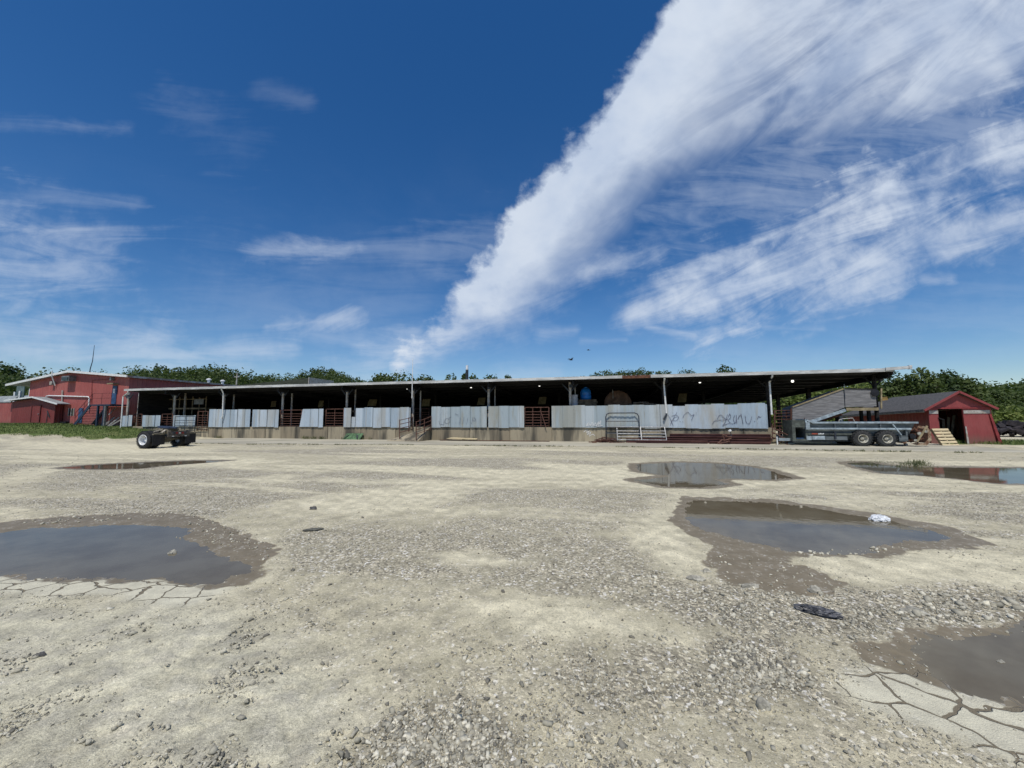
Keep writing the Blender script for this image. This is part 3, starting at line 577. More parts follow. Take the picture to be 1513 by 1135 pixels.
# ================================================================== OPEN CATTLE BARN
ZD, ZF, ZR = 1.03, 2.54, 4.50
BARN = thing('cattle_barn', 'long open-fronted cattle barn with galvanised panels on a concrete loading dock', 'barn', ORI, BROT)
XL, XR = -53.4, 6.2
rs_ = .036
d = MB(); x = XL
while x < .3:
    w = min(3.05, .3-x); d.box(x+.022, x+w-.022, 0.0, .35, -.4, ZD); x += 3.05
d.box(XL, .3, .06, .3, -.4, ZD-.03); d.box(XL, .3, .352, 21, ZD-.4, ZD-.004)
d.build('dock', CONC, BARN)
def zr(y): return ZR-.19-rs_*(y+.7)
# roof deck: ribbed sheet on top, boards under it coloured dark to carry the shade
r = MB(); n = int((XR-XL)/.3)
for k in range(n):
    a = XL+.3*k; r.prismx([(-.72, zr(-.7)+.13), (22.6, zr(22.6)+.13), (22.6, zr(22.6)+.17), (-.72, zr(-.7)+.205)], a+.03, a+.13)
r.prismx([(-.66, zr(-.7)+.03), (22.5, zr(22.5)+.03), (22.5, zr(22.5)+.128), (-.66, zr(-.7)+.128)], XL, XR)
rf = r.build('roof', ROOFM, BARN)
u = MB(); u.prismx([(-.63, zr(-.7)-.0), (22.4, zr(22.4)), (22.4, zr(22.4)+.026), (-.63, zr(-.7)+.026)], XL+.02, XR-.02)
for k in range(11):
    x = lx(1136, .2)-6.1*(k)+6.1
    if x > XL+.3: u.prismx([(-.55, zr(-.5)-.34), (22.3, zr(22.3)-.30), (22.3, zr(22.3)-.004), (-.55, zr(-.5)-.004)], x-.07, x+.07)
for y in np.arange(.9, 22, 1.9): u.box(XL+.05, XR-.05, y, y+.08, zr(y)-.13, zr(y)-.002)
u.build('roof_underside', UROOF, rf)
xa, xb = lx(921, -.7), lx(963, -.7)
MB().box(XL-.05, xa-.01, -.78, -.725, ZR-.19, ZR).build('fascia', FASC, BARN)
MB().box(xa, xb, -.77, -.725, ZR-.21, ZR-.02).build('fascia', RUST, BARN, label='rusted brown stretch of roof edge')
MB().box(xb+.01, XR+.02, -.78, -.725, ZR-.20, ZR).build('fascia', FASC, BARN)
g = MB(); x1 = lx(1350, -.7); g.prism([(XR-.4, ZR-.15), (x1, ZR-.07), (x1, ZR+.09), (XR-.4, ZR+.03)], -.86, -.785); g.box(x1-.12, x1+.02, -.9, -.76, ZR-.10, ZR+.12)
g.build('gutter', FASC, BARN)
# gable boards at the right end and closed rear
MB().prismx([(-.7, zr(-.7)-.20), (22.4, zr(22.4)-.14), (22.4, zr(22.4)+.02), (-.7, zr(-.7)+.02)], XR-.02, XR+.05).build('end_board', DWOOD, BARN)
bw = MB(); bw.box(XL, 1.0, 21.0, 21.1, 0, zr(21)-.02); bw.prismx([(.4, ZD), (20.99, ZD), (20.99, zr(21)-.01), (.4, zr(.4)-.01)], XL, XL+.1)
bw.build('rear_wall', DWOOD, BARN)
wps = [(404, 597, 9, 9), (474, 597, 9, 10), (550, 595, 15, 10), (629, 595, 14, 11), (711, 593, 13, 11), (801, 592, 13, 11), (1008, 588, 14, 13)]
for cu, cv, w, h in wps:
    a = lp(cu-w/2, cv+h/2, 9.0); c = lp(cu+w/2, cv-h/2, 9.0); k = MB(); sl_ = (c[0]-a[0])*.12
    k.prism([(a[0], a[1]), (c[0]-sl_, a[1]), (c[0], c[1]), (a[0]+sl_*1.6, c[1])], 9.0, 9.04); k.build('hinged_board', TAN, BARN)
# posts with head braces
for uu in (188, 257, 330, 417, 512, 610, 722, 843, 981, 1136, 1296):
    x = lx(uu, .45); y = .45; p = MB()
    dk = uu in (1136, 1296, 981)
    p.tube([(x, y, .0 if x > .5 else ZD-.01), (x, y, zr(y)-.02)], .095, 10)
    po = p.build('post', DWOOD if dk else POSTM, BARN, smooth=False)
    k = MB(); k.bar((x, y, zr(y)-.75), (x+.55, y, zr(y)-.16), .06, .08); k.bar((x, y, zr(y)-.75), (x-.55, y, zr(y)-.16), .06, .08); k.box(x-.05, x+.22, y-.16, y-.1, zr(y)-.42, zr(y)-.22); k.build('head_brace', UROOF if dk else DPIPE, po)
    k = MB(); k.box(x+.28, x+.34, y+.6, y+.72, ZD, zr(y+.6)-.02); k.build('timber_stud', POSTM if not dk else DWOOD, BARN)
for uu, yb in ((1237, 8.0), (1192, 13.5), (1157, 19.5)):
    x = 5.85; p = MB(); p.box(x-.13, x+.13, yb-.13, yb+.13, 0, zr(yb)-.02); p.build('post', DWOOD, BARN)
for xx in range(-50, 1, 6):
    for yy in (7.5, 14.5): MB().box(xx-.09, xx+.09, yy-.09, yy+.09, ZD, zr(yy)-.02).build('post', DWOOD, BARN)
# cladding
def sheet(mb, xa, xb, zb, zt, y, tilt=0.0, rag=.02):
    n = max(2, int((xb-xa)/.13)); prev = None
    for k in range(n+1):
        x = xa+(xb-xa)*k/n; yy = y-(.028 if k % 2 else 0)
        cur = (x, yy); 
        if prev:
            i = len(mb.v); x0, y0 = prev
            jt = random.uniform(-rag, rag)*.4
            mb.v += [(x0+tilt*(1-(x0-xa)/max(.01, xb-xa)), y0, zb), (x+tilt*(1-(x-xa)/max(.01, xb-xa)), yy, zb), (x, yy, zt), (x0, y0, zt), (x0, y0+.012, zb), (x, yy+.012, zb), (x, yy+.012, zt), (x0, y0+.012, zt)]
            for f in ((0, 1, 2, 3), (7, 6, 5, 4), (3, 2, 6, 7), (4, 5, 1, 0)): mb.f.append(tuple(i+j for j in f))
        prev = cur
def clad(ua, ub, vt, vb=None, m=GALV, y=-.075, tilt=0.0, notch=(), name='metal_panel', label=None, rag=.03):
    xa, xb = lx(ua, y), lx(ub, y); zt = lp((ua+ub)/2, vt, y)[1]; zb = lp((ua+ub)/2, vb, y)[1] if vb else ZD-.03
    mb = MB(); x = xa; k = 0
    while x < xb-.02:
        w = min(.78, xb-x); zz = zt+random.uniform(-rag, rag)
        for nx0, nx1, dz_ in notch:
            if nx0 <= x+w/2 <= nx1: zz -= dz_
        sheet(mb, x+.004, x+w-.004, zb+random.uniform(-rag, rag)*1.2, zz, y-(.012 if k % 2 else 0), tilt if k == 0 else 0)
        x += w; k += 1
    o = mb.build(name, m, BARN, label=label); return o
c1 = clad(181.5, 196.5, 614, 630); c2 = clad(211, 237.5, 614, 630.5); c3 = clad(256.5, 290, 614, 630.5)
c4 = clad(309, 370, 605); c4b = clad(373, 412.5, 605); c5 = clad(447, 478, 604, tilt=-.25); c6 = clad(508, 519, 603.4); c6c = clad(519.6, 525, 616.5, name='metal_panel'); c6b = clad(525.5, 606.5, 602.5)
c7 = clad(637.5, 719.5, 601, m=TRAM); c8 = clad(721.5, 774.5, 600.2, m=TRAM); c9 = clad(815, 975, 599, m=TRAM); c10 = clad(975.4, 1134, 597.2, rag=.045, notch=((lx(994), lx(1000), .08), (lx(1001), lx(1006), .14)))
# timber rails the panels hang on
k = MB()
for ua, ub in ((309, 413), (445, 479), (508, 607), (638, 775), (815, 1134)):
    k.box(lx(ua), lx(ub), .03, .10, ZD+.28, ZD+.38); k.box(lx(ua), lx(ub), .03, .10, ZF-.32, ZF-.22)
k.build('fence_rails', DWOOD, BARN)
def spray(pts_list, ox, oy, s, m, parent, y, w=.03):
    for pts in pts_list:
        mb = MB(); P = [lp(ox+a/s, oy+b_/s, y) for a, b_ in pts]; P = [Vector((p[0], y, p[1])) for p in P]
        if len(P) > 2:
            Q = []
            for i in range(len(P)-1):
                p0, p1, p2, p3 = P[max(i-1, 0)], P[i], P[i+1], P[min(i+2, len(P)-1)]
                for t in (0, .33, .66): Q.append(.5*((2*p1)+(p2-p0)*t+(2*p0-5*p1+4*p2-p3)*t*t+(3*p1-p0-3*p2+p3)*t**3))
            Q.append(P[-1]); P = Q
        for i in range(len(P)-1):
            if (P[i+1]-P[i]).length > 1e-4: mb.bar(P[i], P[i+1]+(P[i+1]-P[i])*.25, w*random.uniform(.75, 1.2), .006, (0, -1, 0))
        mb.build('graffiti_stroke', m, parent)
spray([[(150, 205), (185, 260), (215, 340)], [(270, 170), (228, 245), (185, 325)], [(200, 222), (255, 208), (290, 240), (255, 285), (215, 265), (262, 232)], [(306, 287), (314, 296)], [(340, 293), (350, 300)], [(345, 245), (370, 200), (410, 170), (440, 195), (460, 215), (495, 200)], [(495, 200), (475, 240), (460, 275)], [(518, 175), (524, 182)]], 970, 590, 8.9, GRAF, c10, -.122, .022)
spray([[(735, 325), (760, 290), (800, 275), (860, 275), (925, 265)], [(800, 260), (825, 215), (855, 210), (890, 245), (925, 265)], [(935, 200), (915, 260), (900, 310), (870, 345)], [(870, 345), (930, 325), (960, 318)], [(925, 290), (960, 195), (978, 235), (945, 280), (985, 320), (1020, 320), (1045, 295), (1052, 215)], [(1030, 212), (1010, 265), (1028, 310)], [(1050, 215), (1056, 300)], [(1070, 265), (1095, 215), (1118, 230), (1137, 322)], [(1110, 190), (1124, 250), (1137, 322)], [(1165, 215), (1180, 300), (1205, 325), (1235, 300), (1252, 230)], [(1286, 288), (1295, 295)], [(1325, 265), (1345, 225), (1362, 242), (1376, 226)]], 970, 590, 8.9, GRAF, c10, -.122, .024)
spray([[(280, 480), (290, 530), (310, 562), (350, 560), (385, 570), (392, 480)], [(430, 440), (410, 490), (430, 532), (480, 540), (520, 500), (500, 445), (460, 430), (430, 440)], [(500, 440), (540, 390)], [(640, 310), (680, 345), (715, 350)], [(1040, 400), (1015, 520)], [(1060, 390), (1100, 450), (1112, 505)], [(1035, 470), (1095, 470)], [(760, 400), (740, 520)], [(840, 400), (815, 520)], [(925, 420), (900, 530)]], 630, 590, 15.13, GRAFP, c7, -.122, .028)
spray([[(170, 390), (200, 350), (220, 400), (250, 345), (280, 395), (300, 350), (320, 392), (350, 330), (345, 392), (380, 320), (375, 400)], [(160, 400), (230, 380), (330, 402), (400, 390)]], 850, 590, 10.09, GRAFW, c9, -.122, .045)
spray([[(125, 490), (180, 450), (170, 500), (210, 470), (180, 530), (230, 490), (210, 550), (260, 520), (290, 545)]], 850, 590, 10.09, GRAFW, BARN, -.006, .03)
# downspouts
def spout(pts, m=WHITE): MB().tube(pts, .055, 8).build('downspout', m, BARN)
xq = lx(980, -.15, 560); spout([(xq, -.7, ZR-.22), (xq, -.66, ZR-.3), (xq+.03, -.14, ZR-.62), (xq+.12, -.12, 1.95)]); MB().tube([(xq+.12, -.12, 1.96), (xq+.1, -.14, 1.86), (xq-.08, -.2, 1.55)], .06, 8).build('downspout_elbow', DPIPE, BARN)
xq = lx(1136, -.15, 560); spout([(xq, -.7, ZR-.22), (xq, -.66, ZR-.3), (xq+.03, -.14, ZR-.62), (xq+.05, -.12, 1.85)])
xq = lx(332, -.4, 575); spout([(xq, -.7, ZR-.22), (xq-.05, -.45, ZR-.6), (xq-.22, -.25, 2.0), (xq-.32, -.25, 1.72)])
a = lp(190, 579, -.7); c = lp(182, 586, -.6); e = lp(178, 637, -.6); spout([(a[0], -.75, a[1]), (a[0]-.05, -.7, a[1]-.1), (c[0], -.6, c[1]), (e[0], -.6, e[1])])
# lamps under the roof
for uu, v in ((602, 574), (696, 572), (797, 569.5), (1034, 564.5), (1171, 563.5)):
    x, z = lp(uu, v, 2.5); o = MB().lathe([(0, -.09), (.062, -.066), (.09, 0), (.066, .065), (.03, .11), (.03, .15), (0, .15)], (x, 2.5, z), (0, 0, 1), 14).build('light_bulb', LIT, BARN, smooth=True)
    MB().tube([(x, 2.5, z+.1), (x, 2.5, zr(2.5)-.03)], .012, 6).build('cord', BLACK, o)
# roof furniture
x, z = lp(690, 558, 3.0); zt = lp(690, 540, 3.0)[1]; zm = lp(690, 546.5, 3.0)[1]
v_ = MB().tube([(x, 3, zr(3)+.1), (x, 3, zm)], .12, 10).build('vent_stack', DPIPE, BARN); MB().tube([(x, 3, zm), (x, 3, zt)], .105, 10).build('cap', WHITE, v_)
x, z = lp(609, 575, -.86); zt = lp(607, 530, -.86)[1]
o = MB().tube([(0, 0, 0), (0, 0, zt-3.2)], [.035, .018], 8).build('antenna_mast', WHITE); o.location = tuple(toW(x, -.86, 3.2)); tag(o, 'thin white antenna mast rising above the middle of the barn roof edge', 'mast')
# upper catwalk in the left bays
k = MB(); za = lp(250, 603, 3)[1]; zb_ = lp(250, 591, 3)[1]
xa, xb = lx(197, 3), lx(302, 3); k.box(xa, xb, 3, 4.2, za-.14, za); k.box(xa, xb, 3, 3.05, zb_, zb_+.07)
for i in range(12): x = xa+(xb-xa)*i/11; k.box(x-.035, x+.035, 3.06, 3.13, ZD, zb_+.3)
k.build('catwalk', mat('dim_timber', (.30, .235, .15), .9, var=.4, scale=3), BARN)
MB().box(lx(285, 2.9), lx(299, 2.9), 2.92, 2.96, zb_-.5, zb_+.0).build('catwalk_panel', GREYM, BARN)
# ================================================================== GATES AND CLUTTER ALONG THE DOCK
def gate(name, label, ua, ub, vt, vb, y, m, nr=5, nv=1, r=.025, group=None, cat='gate', lean=0.0, round_=False, zabs=None):
    x0, z0 = lp(ua, vb, y); x1, z1 = lp(ub, vt, y); z0 = zabs if zabs is not None else z0
    t = bthing(name, label, cat, x0, y, z0, group=group); w, h = x1-x0, z1-z0
    f = lambda x, z: (x, lean*z/h, z)
    k = MB()
    if round_: q = .12*w if .12*w < .3 else .3; k.tube([f(0, 0), f(0, h-q), f(q*.3, h-q*.3), f(q, h), f(w-q, h), f(w-q*.3, h-q*.3), f(w, h-q), f(w, 0)], r, 8)
    else: k.tube([f(0, 0), f(0, h)], r, 8); k.tube([f(w, 0), f(w, h)], r, 8); k.tube([f(0, h), f(w, h)], r, 8)
    k.build('gate_frame', m, t, smooth=True)
    for i in range(nr): z = h*(.06+.86*i/nr); MB().tube([f(0, z), f(w, z)], r*.85, 6).build('rail', m, t)
    for i in range(nv): x = w*(i+1)/(nv+1); MB().bar(f(x, .02), f(x, h), .05, .02, (0, 1, 0)).build('brace', m, t)
    return t
gate('pipe_gate', 'rusty bent pipe gate between the leaning grey sheet and the long left panel run', 413.5, 446, 606, 631, .12, RUSTP, 6, 1, .03)
MB_ = MB()
gate('pipe_gate', 'rusty six-bar pipe gate to the right of the leaning grey sheet', 481, 508, 604.5, 631, .12, RUSTP, 6, 1, .03)
gate('pipe_gate', 'dark pipe gate standing inside the barn at the head of the ramp', 611, 634, 604, 631, 1.2, RUSTP, 7, 1, .025)
gate('pipe_gate', 'rusty pipe gate filling the gap left of the longest panel run', 775.5, 811, 602, 631, .1, RUSTP, 6, 2, .032)
t = bthing('steel_prop', 'rusty slanted pipe leaning against the pipe gate left of the longest panel run', 'pipe', lx(800, -.12), -.12, ZD)
a = lp(798, 606, -.1); c = lp(807, 631, -.1); MB().tube([(a[0]-lx(800, -.12), .1, a[1]-ZD), (c[0]-lx(800, -.12), -.05, 0)], .03, 8).build('pipe', RUSTP, t)
gate('pipe_gate', 'dark pipe gate standing in front of the low grey sheet near the truck axle', 257, 289, 615.5, 641, -.55, DPIPE, 6, 1, .03)
gate('pipe_gate', 'rusty slatted gate just right of the dark gate behind the truck axle', 291, 307.5, 608, 637, -.1, RUSTP, 7, 1, .03)
gate('pipe_gate', 'rusty pipe gate behind the truck axle, between two low grey sheets', 238.5, 255.5, 612, 631, .3, RUSTP, 5, 1, .03)
gate('pipe_gate', 'rusty pipe gate in the bay at the far left end of the barn', 197.5, 210, 612, 631, .3, RUSTP, 5, 1, .03)
gate('pipe_gate', 'round-cornered dark blue pipe gate leaning upright on the barn panels', 896, 944.5, 610, 652, -.75, DPIPE, 4, 0, .035, round_=True, lean=.5)
gate('pipe_gate', 'white five-bar gate leaning on the dock below the barn panels', 912.5, 984.5, 631.5, 651, -1.0, GATEW, 4, 1, .028, lean=.75)
t = bthing('pipe_pen', 'rusty pipe pen and steps at the right end of the dock', 'pen', lx(1145, .3), .3, 0)
X0 = lx(1145, .3)
def P3(u, v, y): a = lp(u, v, y); return (a[0]-X0, y-.3, a[1])
k = MB(); k.tube([P3(1144.5, 655, .3), P3(1144.5, 606, .3)], .05, 8); k.tube([P3(1170, 652, .3), P3(1170, 603, .3)], .09, 8); k.tube([P3(1162, 652, .5), P3(1162, 606, .5)], .04, 8)
for v in (607, 611, 615.5, 620, 625, 630): k.tube([P3(1144, v, .3), P3(1170, v-.5, .3)], .028, 6)
k.build('pen_panel', RUSTP, t); MB().tube([P3(1147, 600.5, 2.2), P3(1168, 600, 2.2)], .04, 6).build('rear_rail', RUSTP, t)
k = MB()
for v in (631, 638, 645): k.tube([P3(1140, v, -.3), P3(1164, v+12, -1.1)], .028, 6)
for u, v0, v1 in ((1141, 626, 652), (1152, 632, 656), (1163, 640, 657)): k.tube([P3(u, v0, -.5), P3(u, v1, -.5)], .03, 6)
for v in (635, 641, 648): k.tube([P3(1141, v, -.3), P3(1172, v-1, -.2)], .024, 6)
k.build('stair_rail', RUSTP, t)
k = MB(); k.tube([P3(1174, 608, 0), P3(1181, 612, -.2), P3(1192, 621, -.4)], .03, 6); k.tube([P3(1176, 621, 0), P3(1192, 629, -.4)], .025, 6)
for u, v in ((1174, 608), (1180, 612), (1186, 616)): k.tube([P3(u, v, 0), P3(u, v+14, 0)], .025, 6)
k.build('walk_rail', RUSTP, t)
k = MB()
for i in range(4): k.bar(P3(1148+i*5, 652-i*5, -.2+i*.25), P3(1164+i*4, 652-i*5, -.2+i*.25), .28, .04)
k.build('step', MUDM, t)
# concrete cattle ramp with hand rails in the middle
xa, xb = lx(590, -.0), lx(637, 0); t = bthing('loading_ramp', 'sloping concrete loading ramp with rusty hand rails in the middle of the dock', 'ramp', xa, 0, 0)
w = xb-xa; k = MB(); k.hexa([(0, -1.9, -.2), (w, -1.9, -.2), (w, -.012, -.2), (0, -.012, -.2), (0, -1.9, .04), (w*.98, -1.9, .10), (w*.98, -.012, ZD-.02), (w*.25, -.012, .5)]); k.build('ramp_slab', CONC, t)
def PR(u, v, y): a = lp(u, v, y); return (a[0]-xa, y, a[1])
for pts, posts in (([(590.5, 621, -1.6), (604, 618, -.9), (609, 616.5, -.2)], 0), ([(615, 623.5, -1.9), (627, 619.5, -1.0), (637, 615.5, -.1)], 0)):
    for dv in (0, 6, 12, 18):
        MB().tube([PR(u, v+dv, y) for u, v, y in pts], .026, 6).build('rail', RUSTP, t)
    for u, v, y in pts: MB().tube([PR(u, v-1, y), PR(u, v+27 if y < -1.5 else v+20, y)], .035, 8).build('rail_post', RUSTP, t)
# lengths of steel lying in front of the dock
def beam(label, ua, ub, y, z, hh=.24, ww=.18, dy=0.0, m=BEAM):
    xa, xb = lx(ua, y, 652), lx(ub, y, 652); t = bthing('steel_beam', label, 'steel beam', xa, y, z, dy, 'steel beams lying along the dock'); L = xb-xa
    k = MB(); k.prismx([(-ww/2, 0), (ww/2, 0), (ww/2, .03), (.012, .03), (.012, hh-.03), (ww/2, hh-.03), (ww/2, hh), (-ww/2, hh), (-ww/2, hh-.03), (-.012, hh-.03), (-.012, .03), (-ww/2, .03)], 0, L); o = k.build('flange_web', m, t); return t
beam('longest dark red steel beam tight against the foot of the dock', 944, 1139, -.35, 0.0, .44, .2)
beam('dark red steel beam lying second out from the dock foot', 925, 1120, -.68, 0.0, .34, .2, .004)
beam('dark red steel beam at the front of the beam stack, nearest the yard', 940, 1045, -1.02, 0.0, .24, .18, -.006)
beam('short pale-topped red steel beam under the bent dark scrap bars', 1048, 1138, -1.05, 0.0, .2, .18, .01)
beam('red steel beam laid on top of the other beams', 990, 1139, -.48, .445, .2, .16, -.002)
beam('thin rusty beam on the ground beneath the pale split plank', 650, 812, -.5, 0.0, .10, .14, 0, RUST)
t = bthing('split_plank', 'pale split plank propped on a rusty beam before the dock', 'plank', lx(660, -.6), -.62, .1); L = lx(706, -.6)-lx(660, -.6)
MB().hexa([(0, -.06, .1), (L*.95, -.06, .05), (L*.95, .06, .05), (0, .06, .1), (L*.18, -.05, .2), (L, -.05, .14), (L, .05, .14), (L*.18, .05, .2)]).build('plank', PALW, t)
t = bthing('bent_scrap', 'bent dark scrap bars propped on the red steel beams', 'scrap metal', lx(1078, -1.3), -1.3, 0)
X0 = lx(1078, -1.3)
def PS(u, v, y=-1.3): a = lp(u, v, y); return (a[0]-X0, y+1.3, a[1])
k = MB(); k.tube([PS(1067, 642), PS(1071, 651), PS(1080, 648), PS(1080, 645)], .05, 8); k.tube([PS(1067, 642), PS(1077, 646), PS(1081, 645)], .04, 8); k.tube([PS(1060, 656), PS(1067, 650), PS(1071, 651)], .05, 8); k.tube([PS(1062, 656), PS(1078, 652)], .045, 8); k.build('bent_bar', RUSTP, t)
k = MB(); k.tube([PS(1077.5, 635.5), PS(1079, 637.5)], .09, 10); k.build('white_cap', WHITE, t); k = MB(); k.tube([PS(1079, 637), PS(1081, 646)], .025, 6); k.build('stem', DPIPE, t)
t = bthing('scrap_heap', 'tangle of rusty scrap bars at the foot of the dock beside the white gate', 'scrap heap', lx(895, -.7), -.7, 0); k = MB()
for i in range(46):
    x = random.uniform(-.75, .75); y = random.uniform(-.3, .35); z = random.uniform(.02, .42)*(1-abs(x)*.6); a = random.uniform(-.5, .5); L = random.uniform(.15, .5)
    k.bar((x-L*math.cos(a), y-.1, max(.02, z-L*math.sin(a)*.3)), (x+L*math.cos(a), y+.1, z+L*math.sin(a)*.4), random.uniform(.02, .06), random.uniform(.02, .06))
k.build('scrap_bars', RUSTP, t)
t = bthing('leaning_panel', 'faded green panel leaning against the foot of the dock', 'panel', lx(523, -.2), -.3, 0); a = lp(510, 648, -.3); c = lp(537, 639.5, -.05); X0 = lx(523, -.2)
MB().hexa([(a[0]-X0-.1, -.25, 0), (c[0]-X0, -.25, 0), (c[0]-X0, -.21, 0), (a[0]-X0-.1, -.21, 0), (a[0]-X0, .18, .52), (c[0]-X0+.05, .18, .52), (c[0]-X0+.05, .22, .52), (a[0]-X0, .22, .52)]).build('panel_sheet', GREEN, t)
k = MB(); k.bar((-.62, -.27, .12), (-.35, .1, .42), .1, .01); k.bar((.35, .1, .42), (.6, -.27, .14), .1, .01); k.build('dark_stripe', DPIPE, t)
p = G(878, 655.5); t = thing('scrap_block', 'small dark block lying on the apron left of the white gate', 'block', (p[0], p[1], 0)); MB().box(-.14, .14, -.1, .1, 0, .14).jit(.02).build('block', RUST, t)
# stored things behind the panels
t = bthing('blue_tank', 'blue domed plastic tank standing on a stack behind the barn panels', 'tank', lx(866, 1.5), 1.5, lp(866, 590.5, 1.5)[1]); z0 = lp(866, 590.5, 1.5)[1]; hz = lp(866, 573, 1.5)[1]-z0; rw_ = (lx(874, 1.5)-lx(858, 1.5))/2
MB().lathe([(0, 0), (rw_, 0), (rw_, hz*.30), (rw_*.97, hz*.32), (rw_, hz*.34), (rw_, hz*.6), (rw_*.9, hz*.78), (rw_*.65, hz*.92), (rw_*.3, hz*.99), (.12, hz), (.12, hz+.05), (0, hz+.05)], (0, 0, 0), (0, 0, 1), 28).build('tank_body', BPLAS, t, smooth=True)
t = bthing('timber_stack', 'stack of rough boards under the blue tank', 'timber stack', lx(866, 1.5), 1.5, ZD); k = MB()
zt = z0-ZD
nb = int(zt/.13)
for i in range(nb):
    z = zt*i/nb; s = 1 if i % 2 else .9
    for j in range(3): k.box(-.85*s, .85*s, -.45+j*.34, -.45+j*.34+.24, z, z+zt/nb-.012)
k.jit(.008).build('boards', mat('old_stacked_boards', (.15, .11, .07), .9, var=.4, scale=4), t)
t = bthing('bucket_stack', 'stack of grey-white buckets beside the barn post by the blue tank', 'buckets', lx(849.5, .9), .9, ZD); h = lp(849, 583.5, .9)[1]-ZD; k = MB(); prof = [(0, 0)]
for i in range(9): z = h*i/9; prof += [(.2, z), (.24, z+h/9-.04), (.26, z+h/9-.04), (.26, z+h/9-.01), (.21, z+h/9-.01)]
prof += [(0, h-.02)]; k.lathe(prof, (0, 0, 0), (0, 0, 1), 20).build('buckets', DULLW, t)
xa, xb = lx(893, 3), lx(934, 3); R_ = (xb-xa)/2; zt = lp(912, 577, 3)[1]; t = bthing('rusty_tank', 'big round brown rusty tank end rising behind the barn panels', 'tank', (xa+xb)/2, 3, ZD)
k = MB(); cz = zt-ZD-R_; k.lathe([(0, -.12), (R_*.5, -.08), (R_*.9, -.02), (R_, .05), (R_, 2.2), (0, 2.25)], (0, 0, cz), (0, 1, 0), 40)
k.build('tank_shell', mat('dull_rust_plate', (.22, .12, .075), .85, var=.3, scale=2, bump=.2), t, smooth=True); k = MB()
for y in (.4, 1.7): k.box(-R_*.8, R_*.8, y, y+.15, 0, max(.1, cz-R_*.75))
k.build('cradle', RUSTP, t); k = MB().tube([(-.35, -.16, cz+R_*.4), (-.35, -.16, zr(3)-ZD-.4), (-.35, .0, zr(3)-ZD-.35)], .03, 6); k.build('filler_pipe', POSTM, t)
t = bthing('branch_pile', 'pile of rough sticks lying along the panel top beside the white downspout', 'stick pile', lx(950, .5), .5, ZD); k = MB(); zt = ZF-ZD
for i in range(70):
    x = random.uniform(-1.0, 1.0); hh = zt+.28*(1-abs(x))-.02; z = random.uniform(.9, 1)*hh; a = random.uniform(-.5, .5); L = random.uniform(.12, .4); y = random.uniform(.0, .7)
    k.tube([(x-L*math.cos(a), y, z-L*.3*math.sin(a)), (x+L*math.cos(a), y+.1, z+L*.3*math.sin(a))], random.uniform(.015, .04), 5)
for i in range(60): x = random.uniform(-1, 1); z = random.uniform(.05, zt); k.tube([(x-.3, .3, z), (x+.3, .5, z+random.uniform(-.1, .1))], .045, 5)
k.build('sticks', mat('dry_wood', (.20, .15, .10), .9, var=.4, scale=8), t)
# concrete apron along the dock with a weedy edge
ed = [toL(G(u, v)) for u, v in ((300, 657.5), (350, 657), (540, 657.7), (740, 659.2), (930, 661.2), (1060, 664), (1240, 666.5), (1400, 668.8), (1560, 671))]
ed[0] = (-42, ed[1][1]); k = MB(); top = [toW(x, y, .05) for x, y in ed]; back = [toW(x, -.02 if x < .3 else 3.0, .05) for x, y in ed]
for i in range(len(ed)-1):
    k.quad(top[i], top[i+1], back[i+1], back[i]); k.quad(top[i]-np.array([0, 0, .2]), top[i+1]-np.array([0, 0, .2]), top[i+1], top[i])
tag(k.build('pavement', mat('dusty_concrete', (.41, .375, .285), .9, var=.18, scale=.6, mp=(.3, 1, 1), bump=.3, bscale=12)), kind='structure')
gv, gs = [], []
def blades(cx_, cy_, cz_, n, rad, h, wd=.012):
    for _ in range(n):
        a = random.uniform(0, 2*PI); rr_ = rad*math.sqrt(random.random()); x = cx_+rr_*math.cos(a); y = cy_+rr_*math.sin(a); b_ = random.uniform(0, PI); hh = h*random.uniform(.5, 1.2); lx_ = random.uniform(-.5, .5)*hh; ly = random.uniform(-.5, .5)*hh
        dx_, dy_ = wd*math.cos(b_), wd*math.sin(b_); gv.append([(x-dx_, y-dy_, cz_), (x+dx_, y+dy_, cz_), (x+lx_+dx_*.3, y+ly+dy_*.3, cz_+hh), (x+lx_-dx_*.3, y+ly-dy_*.3, cz_+hh)]); gs.append(random.random())
for i in range(len(ed)-1):
    L = abs(ed[i+1][0]-ed[i][0]); n = int(L*11)
    for j in range(n):
        t_s = random.random(); x = ed[i][0]+(ed[i+1][0]-ed[i][0])*t_s; y = ed[i][1]+(ed[i+1][1]-ed[i][1])*t_s
        if vn(np.array([x*.8]), np.array([3.3]), 5)[0] < .36: continue
        w = toW(x, y+random.uniform(-.06, .03)); blades(w[0], w[1], 0, 7, .09, .085, .014)
for i in range(130):
    x = random.uniform(-44, 1); w = toW(x, random.uniform(-.25, -.05)); 
    if vn(np.array([x*.7]), np.array([8.3]), 6)[0] > .52: blades(w[0], w[1], .05, 14, .16, .22, .016)
m, nt, b = newmat('weed_leaf'); ti = attr(nt, 'tint'); ln(nt, mixc(nt, ti, (.03, .055, .012), (.15, .15, .055)), b.inputs['Base Color']); b.inputs['Roughness'].default_value = .7; WEED = m
tag(quads('weeds', gv, WEED, None, gs), 'thin line of weeds growing along the edge of the concrete apron', 'weeds', kind='stuff')
gv, gs = [], []
gx_ = rng.uniform(-77, -47, 9000); gy_ = rng.uniform(-6.5, 1.2, 9000); wx_ = ORI[0]+gx_*EX[0]+gy_*EY[0]; wy_ = ORI[1]+gx_*EX[1]+gy_*EY[1]; gm_ = masks(wx_, wy_)[4]; gz_ = ground_z(wx_, wy_, False)[0]
